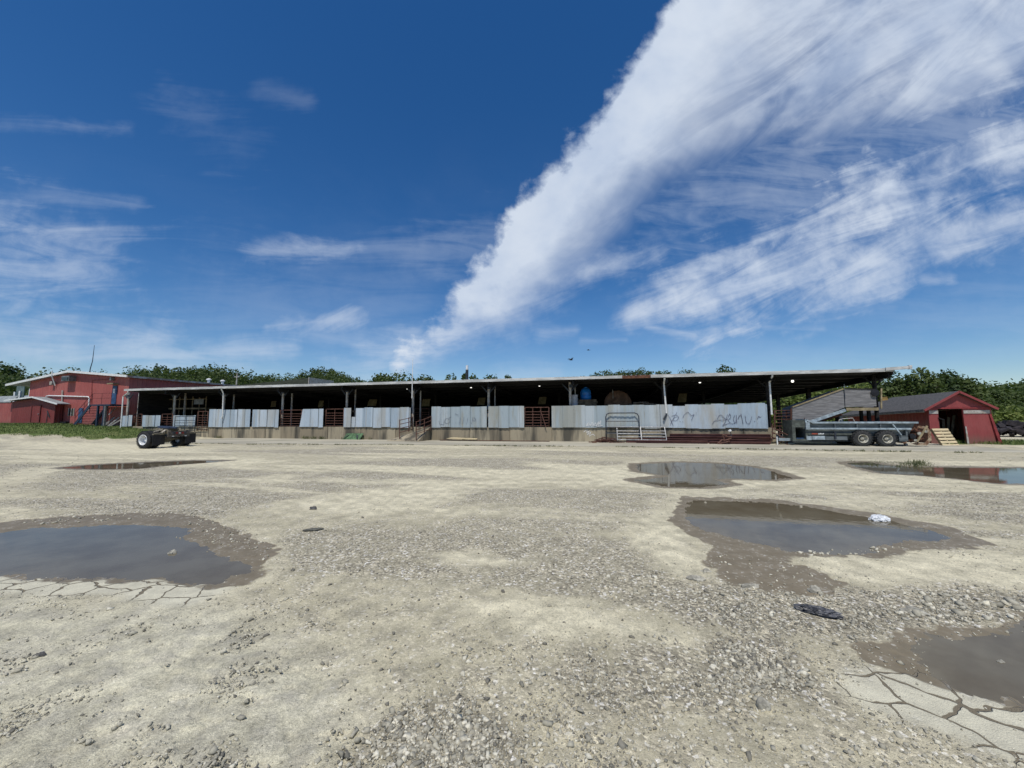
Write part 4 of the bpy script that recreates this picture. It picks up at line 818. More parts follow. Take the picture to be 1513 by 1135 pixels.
for i in range(9000):
    if gm_[i] > .5: blades(wx_[i], wy_[i], gz_[i]-.01, 3, .3, .12, .02)
for i in range(700):
    a = random.uniform(0, 2*PI); rr_ = math.sqrt(random.random()); w = (31.5+3.6*rr_*math.cos(a), 24.3+1.6*rr_*math.sin(a)); blades(w[0], w[1], .0, 5, .2, .2, .015)
m, nt, b = newmat('grass_blade'); ti = attr(nt, 'tint'); ln(nt, mixc(nt, ti, (.06, .11, .02), (.17, .20, .05)), b.inputs['Base Color']); b.inputs['Roughness'].default_value = .7
tag(quads('grass', gv, m, None, gs), 'rough green grass on the bank below the red building and by the red shed', 'grass', kind='stuff')
gv, gs = [], []
for i in range(48):
    s_ = random.gauss(0, 1); p = G(1352+17*s_, random.uniform(683, 690)); blades(p[0], p[1], -.02, 12, .12, .15*math.exp(-s_*s_*.35), .007)
for i in range(40):
    p = G(random.uniform(1255, 1330), random.uniform(681, 688)); blades(p[0], p[1], -.02, 10, .14, .05, .008)
tag(quads('marsh_grass', gv, WEED, None, gs), 'tuft of green weeds growing in the far right puddle', 'weeds', kind='stuff')
# ================================================================== RED BUILDINGS, LEFT
YW = 1.0; xc = lx(187, YW); xr_, zrg = lp(108, 547.5, YW); xe = lx(12, YW); zeR = lp(187, 554, YW)[1]; zeL = lp(12, 567.5, YW)[1]; xd = lx(40, YW); ZB = 1.0; zbL = ZB
t = RB = bthing('red_building', 'big red gabled metal building with an outside staircase at the left', 'building', xr_, YW, 0)
X0 = xr_; q = lambda u, v, y=YW: (lp(u, v, y)[0]-X0, lp(u, v, y)[1])
xR, xL, xD = xc-X0, xe-X0+.5, xd-X0; L_ = 44.0
zl_at = lambda x: zrg-.22+(zeL-zrg)*(x/(xe-X0)); zr_at = lambda x: zrg-.22+(zeR-zrg)*(x/xR)
k = MB(); k.prism([(xD, .3), (xR, .3), (xR, zr_at(xR)), (0, zrg-.22), (xD, zl_at(xD))], 0, .15)
k.box(xR-.15, xR, .152, L_, .3, zr_at(xR)-.04); k.prism([(xL, .3), (xD-.002, .3), (xD-.002, zl_at(xD)), (xL, zl_at(xL))], 2.0, 2.15); k.box(xD, xD+.12, .152, 2.0, .3, zl_at(xD)-.06); k.box(xL, xL+.12, 2.152, L_, .3, zl_at(xL)-.1); k.prism([(xL, .3), (xR, .3), (xR, zr_at(xR)), (0, zrg-.22), (xL, zl_at(xL))], L_+.002, L_+.15)
k.build('wall', RED, RB)
k = MB(); k.prism([(xL-.5, zl_at(xL-.5)+.02), (0, zrg-.2), (0, zrg-.08), (xL-.5, zl_at(xL-.5)+.14)], -.38, L_+.3); k.prism([(0, zrg-.2), (xR+.25, zr_at(xR+.25)+.02), (xR+.25, zr_at(xR+.25)+.14), (0, zrg-.08)], -.38, L_+.3)
rfb = k.build('roof', ROOFM, RB)
k = MB(); k.prism([(xL-.52, zl_at(xL-.52)-.05), (0, zrg-.25), (0, zrg-.03), (xL-.52, zl_at(xL-.52)+.17)], -.44, -.385); k.prism([(.002, zrg-.25), (xR+.27, zr_at(xR+.27)-.05), (xR+.27, zr_at(xR+.27)+.17), (.002, zrg-.03)], -.44, -.385); k.build('barge_board', WHITE, rfb)
k = MB(); k.box(xR+.252, xR+.34, -.38, L_+.3, zr_at(xR+.25)-.06, zr_at(xR+.25)+.13); k.build('eave_gutter', mat('rust_streaked_gutter', (.26, .19, .15), .8, var=.5, scale=2, col2=(.42, .40, .38)), rfb)
for uu in (308, 328):
    yy = next(y_ for y_ in np.arange(3, 43, .25) if lx(uu, YW+y_, 560)-X0 < xR-.8); k = MB().lathe([(.14, 0), (.14, .32), (.26, .36), (.26, .46), (.1, .55), (0, .56)], (xR-.8, yy, zr_at(xR-.8)+.1), (0, 0, 1), 14); k.build('roof_vent', WHITE, rfb)
# green-grey roller door and posts in the set-back bay
a = q(24.5, 586, 3.0); c = q(38, 567.8, 3.0); MB().box(a[0], c[0], 1.93, 1.985, ZB, c[1]).build('roller_door', DOORG, RB)
for uu in (16.2, 23.6, 38.6): x = q(uu, 590, 2.6)[0]; MB().box(x-.12, x+.12, 1.80, 1.92, .5, zl_at(x)-.05).build('door_post', WHITE, RB)
k = MB(); a = q(36, 576, 1.9); k.box(a[0]-.35, a[0]+.4, 1.55, 1.79, a[1]-.1, a[1]+.08); k.build('door_motor', DPIPE, RB)
def wbox(u0, v0, u1, v1, name, m, d=.06, y0=-.002, lab=None):
    a = q(u0, v1); c = q(u1, v0); o = MB().box(a[0], c[0], y0-d, y0, a[1], c[1]).build(name, m, RB, label=lab); return o, a, c
o, a, c = wbox(165.2, 570, 174, 597, 'door', BLUE, lab='blue upper door with a white notice'); n_ = q(168, 581), q(171.5, 574.5); MB().box(n_[0][0], n_[1][0], -.075, -.063, n_[0][1], n_[1][1]).build('notice', WHITE, o)
wbox(167, 566.5, 175.5, 568.4, 'door_canopy', TAN, .5); wbox(115.5, 603, 123.5, 624.5, 'door', BLUE, lab='blue ground-level door beside the stair foot')
o, a, c = wbox(102.2, 604, 110.5, 614, 'window', GLASSD, .03); k = MB(); mx_ = (a[0]+c[0])/2
for x0, x1 in ((a[0]-.06, a[0]), (mx_-.03, mx_+.03), (c[0], c[0]+.06)): k.box(x0, x1, -.08, -.004, a[1]-.06, c[1]+.06)
k.build('window_frame', POSTM, o)
wbox(84.5, 623, 102, 627.5, 'low_dark_base', BLACK, .25)  # black box low on the wall, right of the outbuilding
o, a, c = wbox(101, 556, 113, 564, 'floodlight', GREYM, .55); MB().box(a[0]+.15, c[0]-.1, -.62, -.56, a[1]+.1, c[1]-.15).build('lens', GLASSD, o)
o, a, c = wbox(78.5, 564, 82.5, 569, 'wall_lamp', POSTM, .3)
x, z0 = q(78.7, 564, .7); z1 = q(79.5, 548, .7)[1]; MB().tube([(x, -.12, z0-.4), (x, -.46, z0+.6), (x, -.46, z1)], .05, 8).build('conduit_mast', WHITE, RB)
k = MB(); pts = [(69.5, 588), (71, 585.5), (74, 584.8), (132, 586.5), (133.7, 588), (132.5, 607)]; k.tube([(q(*p)[0], -.1, q(*p)[1]) for p in pts], .06, 8); k.build('conduit', WHITE, RB)
k = MB(); k.tube([(q(94, 577)[0], -.08, q(94, 577)[1]), (q(93, 599)[0], -.08, q(93, 599)[1])], .07, 8); k.build('conduit', POSTM, RB)
k = MB(); pts = [(136, 596), (137.2, 562), (166, 560), (168.5, 560)]; k.tube([(q(*p)[0], -.06, q(*p)[1]) for p in pts], .025, 6); k.build('conduit', REDT, RB)
o, a, c = wbox(167.2, 557.5, 169.8, 562.5, 'junction_box', GREYM, .3)
# stairs
ST = MB(); a = q(144, 598, 0); z_l = a[1]; xa2 = q(145, 598, 0)[0]; xb2 = q(172.5, 598, 0)[0]; foot = q(118, 626.5, 0); yA, yB = -1.5, -.1
MB().box(xa2, xb2, yA, yB, z_l-.14, z_l).build('stair_landing', NAVY, RB)
s_o = MB(); 
for y in (yA, yB-.06): s_o.hexa([(foot[0], y, foot[1]-.05), (foot[0]+.4, y, foot[1]-.05), (foot[0]+.4, y+.06, foot[1]-.05), (foot[0], y+.06, foot[1]-.05), (xa2-.35, y, z_l-.02), (xa2, y, z_l-.02), (xa2, y+.06, z_l-.02), (xa2-.35, y+.06, z_l-.02)])
s_o.build('stair_stringer', NAVY, RB); k = MB(); n = 12
for i in range(n): f_ = (i+.5)/n; x = foot[0]+.1+(xa2-foot[0]-.3)*f_; z = foot[1]+(z_l-foot[1])*f_; k.box(x-.14, x+.16, yA+.06, yB-.07, z-.02, z+.02)
k.build('stair_treads', NAVY, RB)
for uu in (144.7, 154, 155.8): x = q(uu, 610, -.4)[0]; MB().box(x-.07, x+.07, yA+.02, yA+.16, .5, z_l-.145).build('stair_post', NAVY if uu != 155.8 else GREYM, RB)
k = MB(); hr = 1.05
for dz_ in (hr, hr*.55): k.tube([(foot[0]+.1, yA+.03, foot[1]+dz_), (xa2, yA+.03, z_l+dz_), (xb2, yA+.03, z_l+dz_)], .022, 6)
for x in (xa2, (xa2+xb2)/2, xb2): k.tube([(x, yA+.03, z_l), (x, yA+.03, z_l+hr)], .02, 6)
for f_ in (.02, .5): x = foot[0]+.1+(xa2-foot[0])*f_; k.tube([(x, yA+.03, foot[1]+(z_l-foot[1])*f_), (x, yA+.03, foot[1]+(z_l-foot[1])*f_+hr)], .02, 6)
k.build('stair_rail', mat('rust_red_rail', (.14, .03, .03), .7, var=.3, scale=5), RB)
k = MB(); k.bar((xb2-1.0, yB-.3, z_l-.2), (q(157, 610, -.4)[0], yA+.3, z_l-1.0), .05, .07); k.build('stair_brace', POSTM, RB)
k = MB(); x = q(160, 625, 0)[0]
for i in range(5): k.bar((x-.5+i*.25, -1.2, 1.02), (x-.2+i*.3, -.6, 1.7+.2*(i % 2)), .06, .1)
tt = k.build('lumber_offcuts', POSTM); tt.location = tuple(toW(X0, YW, 0)); tt.rotation_euler = (0, 0, BROT); tag(tt, 'offcuts of grey timber leaning under the blue stair landing', 'lumber')
x, z0 = q(133, 548, 4); zt = q(133.5, 513, 4)[1]; k = MB(); k.tube([(0, 0, -1.2), (0, 0, 0), (.25, 0, .9), (.32, 0, zt-z0)], [.05, .05, .04, .02], 6); k.tube([(0, 0, -.2), (.75, 0, -1.2)], .03, 6); k.tube([(0, 0, -.2), (-.75, 0, -.9)], .03, 6)
o = k.build('roof_antenna', DPIPE, RB); o.location = (x, 3, z0+.2)
# low red outbuilding in front, with white verge
YS = .3; xap, zap = lp(55, 587, YS); zb = lp(50, 627, YS)[1]-.15; XS = xap; qs = lambda u, v, y=YS: (lp(u, v, y)[0]-XS, lp(u, v, y)[1])
t = SB = bthing('red_outbuilding', 'low dark red outbuilding with white verge boards in front of the big red building', 'outbuilding', xap, YS, 0)
lE, rE = qs(15, 592.5), qs(92, 597.5); lw, rw2 = qs(17, 610)[0], qs(80.5, 610)[0]; zl2 = lambda x: zap-.12+(lE[1]-zap)*(x/lE[0]); zr2 = lambda x: zap-.12+(rE[1]-zap)*(x/rE[0])
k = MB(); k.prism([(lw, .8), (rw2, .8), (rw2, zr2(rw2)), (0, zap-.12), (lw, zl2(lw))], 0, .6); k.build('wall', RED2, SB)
k = MB(); k.box(lw-6.5, lw-.002, .15, .6, .7, zl2(lw)-.02); k.build('wing_wall', RED, SB)
k = MB(); k.prism([(lE[0]-.1, lE[1]+.01), (0, zap-.02), (0, zap+.05), (lE[0]-.1, lE[1]+.08)], -.35, .62); k.prism([(.001, zap-.02), (rE[0], rE[1]+.01), (rE[0], rE[1]+.08), (.001, zap+.05)], -.35, .62); k.hexa([(lw-6.6, .1, lE[1]-.15), (lE[0]-.11, .1, lE[1]-.15), (lE[0]-.11, .62, lE[1]+.5), (lw-6.6, .62, lE[1]+.5), (lw-6.6, .1, lE[1]-.07), (lE[0]-.11, .1, lE[1]-.07), (lE[0]-.11, .62, lE[1]+.58), (lw-6.6, .62, lE[1]+.58)])
rfs = k.build('roof', GROOF, SB)
k = MB(); k.prism([(lE[0]-.1, lE[1]-.05), (0, zap-.08), (0, zap+.06), (lE[0]-.1, lE[1]+.09)], -.41, -.355); k.prism([(.001, zap-.08), (rE[0], rE[1]-.05), (rE[0], rE[1]+.09), (.001, zap+.06)], -.41, -.355); k.build('verge_board', WHITE, rfs)
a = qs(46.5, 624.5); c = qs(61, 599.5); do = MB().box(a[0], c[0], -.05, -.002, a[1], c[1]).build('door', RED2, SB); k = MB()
for x0, x1, z0, z1 in ((a[0]-.08, a[0]-.002, a[1], c[1]+.08), (c[0]+.002, c[0]+.08, a[1], c[1]+.08), (a[0], c[0], c[1]+.002, c[1]+.08)): k.box(x0, x1, -.08, -.004, z0, z1)
k.build('door_frame', mat('deep_red_trim', (.085, .012, .012), .6, var=.2, scale=3), do); MB().lathe([(0, 0), (.05, 0), (.05, .05), (0, .07)], (c[0]-.15, -.06, (a[1]+c[1])/2), (0, -1, 0), 10).build('knob', GREYM, do)
k = MB(); a = qs(72, 607); k.bar((a[0]-.1, -.06, a[1]), (a[0]+.3, -.06, a[1]-.65), .1, .03, (0, 1, 0)); k.bar((a[0]+.0, -.06, a[1]-.1), (a[0]-.1, -.06, a[1]-1.3), .05, .03, (0, 1, 0)); k.build('hanging_strap', DPIPE, SB)
x0 = qs(80.6, 610)[0]; 
# pale-roofed shed further left
xg, zg = lp(8, 577, 9); t = bthing('grey_shed', 'low shed with pale grey metal roof at the far left behind the red outbuilding', 'shed', xg, 9, 0)
MB().box(-5, 1.2, 0, 6, .5, zg-1.5).build('wall', DOORG, t); MB().hexa([(-5.3, -.4, zg-1.6), (1.5, -.4, zg-1.6), (1.5, 6.3, zg-.1), (-5.3, 6.3, zg-.1), (-5.3, -.4, zg-1.48), (1.5, -.4, zg-1.48), (1.5, 6.3, zg+.02), (-5.3, 6.3, zg+.02)]).build('roof', GROOF, t)
# ================================================================== RIGHT: barn-red shed
p = G(1420, 655.5); SY = p[1]; aL = at(1376.5, 655, SY); aR = at(1470, 657, SY+.1); ang_ = math.radians(26); dp = np.array([math.sin(ang_), math.cos(ang_)])
eL = at(1376, 603, SY)[2]; ap = at(1420.5, 579.5, SY)[2]; Wd = 1
# front kept square to the side walls: width axis is (cos,-sin)
t = RS = thing('red_shed', 'leaning barn-red shed with a wide open doorway and grey shingle roof', 'shed', (aL[0], aL[1], 0), -ang_*.55)
_r = ray(1467, 632); _q = _r[0]/_r[1]; _a = ang_*.55; W_ = (_q*aL[1]-aL[0])/(math.cos(_a)+_q*math.sin(_a)); hE = eL; hA = ap; xm = W_*.485; D_ = 8.6
def sw(x, y, z): return (x+.05*(z-hE)*-1*(1 if x > W_*.9 else .35 if x > W_*.2 else 0)-.0, y, z)
dl, dr, dh = W_*.155, W_*.555, hE-.06
k = MB(); th = .1
def fr(poly, mb):    # front wall pieces
    i = len(mb.v); n = len(poly); mb.v += [sw(x, 0, z) for x, z in poly]+[sw(x, th, z) for x, z in poly]; mb.f += [tuple(range(i, i+n)), tuple(range(i+n, i+2*n))[::-1]]
    for j in range(n): q2 = (j+1) % n; mb.f.append((i+j, i+n+j, i+n+q2, i+q2))
fr([(0, 0), (dl, 0), (dl, hE-.02), (0, hE-.02)], k); fr([(dr, 0), (W_, 0), (W_, hE-.02), (dr, hE-.02)], k)
fr([(-.05, hE-.018), (W_+.05, hE-.018), (xm, hA-.1)], k); k.build('front_wall', RED3, RS)
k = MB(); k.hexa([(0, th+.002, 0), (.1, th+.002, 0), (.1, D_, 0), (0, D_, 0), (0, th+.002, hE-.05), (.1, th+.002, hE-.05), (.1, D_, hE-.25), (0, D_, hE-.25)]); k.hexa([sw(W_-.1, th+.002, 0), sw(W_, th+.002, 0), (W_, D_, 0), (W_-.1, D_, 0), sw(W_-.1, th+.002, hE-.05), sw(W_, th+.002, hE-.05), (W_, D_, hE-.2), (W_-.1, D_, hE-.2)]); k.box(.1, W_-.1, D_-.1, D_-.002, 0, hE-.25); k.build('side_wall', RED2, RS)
rd = D_*.66
k = MB(); k.hexa([(-.32, -.18, hE-.20), (xm, -.18, hA-.06), (xm, rd, hA-.16), (-.5, D_+.4, hE-.52), (-.32, -.18, hE-.10), (xm, -.18, hA+.04), (xm, rd, hA-.06), (-.5, D_+.4, hE-.42)])
k.hexa([(xm+.001, -.18, hA-.06), (W_+.18, -.18, hE-.13), (W_+.4, D_+.4, hE-.4), (xm+.001, rd, hA-.16), (xm+.001, -.18, hA+.04), (W_+.18, -.18, hE-.03), (W_+.4, D_+.4, hE-.3), (xm+.001, rd, hA-.06)])
k.hexa([(-.5, D_+.41, hE-.52), (xm, rd+.01, hA-.16), (W_+.4, D_+.41, hE-.4), (xm, D_+.35, hE-.5), (-.5, D_+.41, hE-.42), (xm, rd+.01, hA-.06), (W_+.4, D_+.41, hE-.3), (xm, D_+.38, hE-.4)])
rr2 = k.build('roof', SHING, RS)
k = MB(); k.hexa([(-.36, -.16, hE-.24), (-.31, -.16, hE-.27), (-.47, D_+.35, hE-.58), (-.52, D_+.35, hE-.58), (-.36, -.16, hE-.08), (-.31, -.16, hE-.08), (-.47, D_+.35, hE-.42), (-.52, D_+.35, hE-.42)]); k.build('eave_board', GREYM, rr2)
k = MB(); k.bar((-.34, -.22, hE-.16), (xm+.02, -.22, hA+.0), .05, .12, (0, 0, 1)); k.bar((xm-.02, -.22, hA+.0), (W_+.2, -.22, hE-.10), .05, .12); k.build('rake_board', RED3, rr2)
k = MB(); k.box(-.02, W_*.99, -.05, -.003, hE-.06, hE+.03); k.build('lintel', REDT, RS)
k = MB(); zs = hE-.36; k.box(.02, dl-.01, -.03, -.003, zs, zs+.2); k.build('white_strip', POSTM, RS); k = MB(); k.box(dr+.02, W_-.06, -.03, -.003, zs, zs+.2); k.build('white_strip', POSTM, RS)
k = MB(); k.hexa([sw(dr+.0, -.04, 0), sw(dr+.09, -.04, 0), sw(dr+.09, -.004, 0), sw(dr, -.004, 0), sw(dr, -.04, dh*.5), sw(dr+.06, -.04, dh*.5), sw(dr+.06, -.004, dh*.5), sw(dr, -.004, dh*.5)]); k.build('door_jamb', POSTM, RS)
k = MB(); k.hexa([(W_*.98+.2, -.12, 0), (W_*.98+.36, -.12, 0), (W_*.98+.36, .1, 0), (W_*.98+.2, .1, 0), (W_*.955, -.07, hE-.4), (W_*.985, -.07, hE-.4), (W_*.985, -.004, hE-.4), (W_*.955, -.004, hE-.4)]); k.build('corner_board', REDT, RS, label='loose corner board kicked outwards at the foot')
k = MB(); k.bar((.45, -.04, hE*.72), (.7, -.04, hE*.66), .1, .04); k.build('hasp', BLACK, RS)
k = MB()
for i in range(5): k.bar((dl+.5+i*.3, 1.0+.2*i, 0), (dl+.7+i*.3, 1.6, 1.3+.12*i), .14, .03, (0, 1, 0))
o = k.build('stored_boards', mat('dusty_grey_board', (.16, .145, .12), .9, var=.3, scale=4)); o.location = RS.location; o.rotation_euler = RS.rotation_euler; tag(o, 'grey boards leaning inside the open doorway of the red shed', 'boards')
# ================================================================== timber cattle chute
t = CH = bthing('cattle_chute', 'raised cattle chute walled in weathered grey boards behind the steel wagon', 'chute', lx(1170, -.35), -.35, 0); X0 = lx(1170, -.35)
def PC(u, v, y=-.35): a = lp(u, v, y); return (a[0]-X0, a[1])
A0, A1, A2, A3 = PC(1171, 602.5), PC(1246, 575.5), PC(1248, 602), PC(1199, 622.5)
B0, B1, B2, B3 = PC(1247.5, 575), PC(1293.5, 576), PC(1295, 600.5), PC(1249, 601.5); A4 = PC(1171, 622)
k = MB(); k.prism([A4, A3, A2, A1, A0], 0, .06); k.build('ramp_side', GREYW, CH); k = MB(); k.prism([B3, B2, B1, B0], -.01, .05); k.build('deck_side', GREYW, CH)
k = MB(); k.prism([A4, A3, A2, A1, A0], 1.35, 1.41); k.prism([B3, B2, B1, B0], 1.35, 1.41); k.build('far_side', GREYW, CH)
k = MB(); k.bar((A0[0], .03, A0[1]+.03), (A1[0], .03, A1[1]+.03), .14, .06); k.build('cap_rail', TAN, CH); k = MB(); k.bar((B0[0], .03, B0[1]+.03), (B1[0], .03, B1[1]+.03), .14, .06); k.build('cap_rail', DWOOD, CH)
C0, C1 = PC(1197, 623.5), PC(1248, 606); k = MB(); k.bar((C0[0], -.06, C0[1]), (C1[0], -.06, C1[1]), .1, .17); k.build('ramp_beam', SPRL, CH); k = MB(); k.box(B3[0], B2[0]+.05, -.08, 0.0, B3[1]-.22, B3[1]-.05); k.build('deck_beam', TAN, CH); k = MB(); k.box(B3[0], B2[0], .08, 1.33, B3[1]-.14, B3[1]-.04); k.hexa([(A4[0], .08, A4[1]-.1), (A4[0], 1.33, A4[1]-.1), (A2[0], 1.33, A2[1]-.1), (A2[0], .08, A2[1]-.1), (A4[0], .08, A4[1]), (A4[0], 1.33, A4[1]), (A2[0], 1.33, A2[1]), (A2[0], .08, A2[1])]); k.build('floor', DWOOD, CH)
D0, D1 = PC(1247.5, 600), PC(1250, 619); k = MB(); k.bar((D0[0], .5, D0[1]-.06), (D1[0]+.05, .5, 0), .16, .1, (0, 1, 0)); k.build('leg', GREYM, CH); k = MB(); k.box(B2[0]-.16, B2[0]-.02, 0.5, .64, 0, B2[1]-.06); k.box(B2[0]-.16, B2[0]-.02, 1.2, 1.34, 0, B2[1]); k.box(B3[0]+.1, B3[0]+.24, 1.2, 1.34, 0, B2[1]); k.build('leg', DWOOD, CH)
k = MB(); k.bar((A4[0]+1.0, .4, A4[1]-.25), (D1[0], .4, D0[1]-.5), .1, .12); k.build('rusty_strut', RUST, CH)
k = MB().tube([(B0[0], -.03, B0[1]-.5), (B0[0], -.03, B0[1]+.3)], .015, 6); k.build('stake', GREYM, CH)
E0 = PC(1292, 580.5); k = MB().lathe([(0, 0), (.21, 0), (.21, .05), (0, .06)], (E0[0]-.02, -.06, E0[1]), (0, -1, 0), 18); k.build('round_plate', BLACK, CH)
p0 = PC(1301.5, 604); p1 = PC(1301.5, 574); k = MB(); k.bar((p0[0], -.03, p0[1]), (p1[0], -.03, p1[1]), .07, .06, (0, 1, 0)); k.build('pale_stud', TAN, CH)
k = MB(); e0 = PC(1304, 590); k.bar((e0[0]-.1, .05, e0[1]), (e0[0]+.25, .05, e0[1]+.05), .12, .2); k.build('bracket', mat('ochre_paint', (.25, .16, .05), .8, var=.3, scale=5), CH)
# ================================================================== STEEL SPREADER WAGON
YO = -1.7                                   # outer face of the near wheels, in barn axes
t = WG = bthing('spreader_wagon', 'long slate-blue steel spreader wagon on tandem wheels parked at the end of the barn', 'farm wagon', lx(1192, YO), YO, 0); X0 = lx(1192, YO)
def PW(u, v, y=0.0): a = lp(u, v, YO+y); return (a[0]-X0, a[1])
zt, zm, zb = PW(1240, 624.5)[1], PW(1240, 633.5)[1], PW(1240, 650)[1]; xE = PW(1361, 625)[0]; xB = PW(1347, 640)[0]; xm2 = PW(1350, 634)[0]
y0, y1 = .2, 1.75
k = MB(); k.hexa([(0, y0+.25, zb), (xB, y0+.25, zb), (xB, y1-.25, zb), (0, y1-.25, zb), (0, y0+.06, zt), (xE-.1, y0+.06, zt), (xE-.1, y1-.06, zt), (0, y1-.06, zt)])
k.build('box', SPRD, WG)
k = MB(); k.box(.05, xE-.2, y0+.2, y1-.2, zt+.001, zt+.02); k.build('load', MUDM, WG)
k = MB(); k.box(.35, xE, y0-.02, y0+.08, zt-.05, zt+.045); k.box(.35, xE, y1-.08, y1+.02, zt-.05, zt+.045); k.hexa([(0, y0-.02, zt+.12), (.4, y0-.02, zt-.05), (.4, y0+.08, zt-.05), (0, y0+.08, zt+.12), (0, y0-.02, zt+.22), (.4, y0-.02, zt+.04), (.4, y0+.08, zt+.04), (0, y0+.08, zt+.22)]); k.build('top_rail', SPRL, WG)
k = MB(); k.box(.12, xm2, y0-.06, y0+.06, zm-.045, zm+.045); k.build('side_rail', SPRL, WG)
k = MB(); k.box(-.02, .18, y0-.06, y0+.1, zm-.05, zt+.03); k.box(-.02, .06, y0-.02, y1, zm-.05, zt+.2); k.build('front_board', SPRL, WG)
k = MB(); k.box(.1, PW(1262, 640)[0], y0+.0, y0+.14, PW(1240, 643)[1], PW(1240, 640.3)[1]); k.build('lower_rail', OLIV, WG)
k = MB(); a = PW(1203.5, 650); c = PW(1222, 644.5); k.box(a[0], c[0], y0+.02, y0+.12, a[1], c[1]); k.box(.02, a[0]-.02, y0+.04, y0+.13, a[1]-.02, c[1]); k.build('side_plate', SPRL, WG)
k = MB(); k.box(c[0]+.02, PW(1256, 645)[0], y0+.05, y0+.14, a[1]-.01, c[1]); k.build('side_plate', SPRD, WG)
for uu in (1236.5,): x = PW(uu, 640)[0]; MB().box(x-.04, x+.05, y0-.04, y0+.1, PW(uu, 649)[1], PW(uu, 638.5)[1]).build('upright', DPIPE, WG)
for uu in (1237, 1270, 1305): x = PW(uu, 630)[0]; MB().box(x-.02, x+.02, y0-.0, y0+.1, zm+.05, zt-.06).build('rib', SPRD, WG)
x = PW(1322, 626)[0]; k = MB().bar((x, y0-.05, zt-.1), (x+.35, y0-.05, zm-.35), .05, .05, (0, 1, 0)); k.build('diagonal_strut', SPRL, WG)
# broken red, white and dark lettering band
za, zc = PW(1210, 642.2)[1], PW(1210, 640.2)[1]
k = MB(); k.box(PW(1202, 641)[0], PW(1211, 641)[0], y0-.012, y0-.001, za, zc); k.build('red_lettering', mat('decal_red', (.35, .07, .04), .7, var=.4, scale=20), WG)
k = MB(); x = PW(1212, 641)[0]
for i in range(4): k.box(x+i*.075, x+i*.075+.05, y0-.012, y0-.001, za+(.01 if i % 2 else 0), zc-(.0 if i % 2 else .015))
k.build('white_lettering', WHITE, WG); k = MB(); x = PW(1220, 641)[0]
for i in range(7): k.box(x+i*.085, x+i*.085+.05, y0-.012, y0-.001, za+.01*(i % 3), zc-.01*((i+1) % 2))
k.build('dark_lettering', DPIPE, WG)
def tyre(mb, c, ax, R, w, rin):
    mb.lathe([(rin, -w/2+.03), (rin+.03, -w/2), (R-.10, -w/2), (R-.035, -w/2+.03), (R, -w/2+.08), (R, w/2-.08), (R-.035, w/2-.03), (R-.10, w/2), (rin+.03, w/2), (rin, w/2-.03)], c, ax, 40, closed=True)
def lugs(mb, c, R, w, n):
    for i in range(n):
        a = 2*PI*i/n; ca, sa = math.cos(a), math.sin(a)
        for s in (-1, 1):
            b_ = a+s*.06; p0 = Vector((c[0]+(R+.006)*math.cos(b_), c[1]+s*w*.46, c[2]+(R+.006)*math.sin(b_))); p1 = Vector((c[0]+(R+.006)*math.cos(a), c[1]+s*w*.06, c[2]+(R+.006)*math.sin(a)))
            mb.bar(p0, p1, .05, .035, (ca, 0, sa))
def dished(mb, c, ax, rin, depth, w):
    mb.lathe([(rin+.012, -w/2), (rin+.012, -w/2-.012), (rin-.012, -w/2-.012), (rin-.03, -w/2+.03), (rin-.05, -w/2+depth*.6), (rin*.62, -w/2+depth), (rin*.40, -w/2+depth*.9), (rin*.40, -w/2+depth*.5), (rin*.25, -w/2+depth*.42), (0, -w/2+depth*.40)], c, ax, 36)
RW = .475
for uu in (1275.5, 1311.5):
    x = PW(uu, 648)[0]
    for yy, near in ((.18, 1), (1.75, 0)):
        wl = thing('wheel', None, None); wl.parent = WG; wl.location = (x, yy, RW-.01)
        k = MB(); tyre(k, (0, 0, 0), (0, 1, 0), RW-.02, .36, .235); lugs(k, (0, 0, 0), RW-.02, .36, 22); k.build('tyre', GTYRE, wl)
        k = MB(); dished(k, (0, 0, 0), (0, 1 if near else -1, 0), .235, .14, .36)
        k.build('rim', RIMW, wl, smooth=True)
        k = MB()
        for i in range(6): a_ = i*PI/3; k.lathe([(0, 0), (.018, 0), (.018, .03), (0, .03)], (.115*math.cos(a_), -.06 if near else .06, .115*math.sin(a_)), (0, -1 if near else 1, 0), 6)
        k.build('lug_nut', RUSTP, wl)
k = MB(); xa, xb = PW(1275.5, 648)[0], PW(1311.5, 648)[0]; k.box(xa, xb, .45, .58, RW-.06, RW+.08); k.box(xa, xb, 1.35, 1.48, RW-.06, RW+.08); k.box(.1, xB, .5, .62, zb-.12, zb); k.box(.1, xB, 1.3, 1.42, zb-.12, zb)
for x in (xa, xb): k.tube([(x, .2, RW-.01), (x, 1.75, RW-.01)], .05, 8)
k.build('axle_frame', DPIPE, WG)
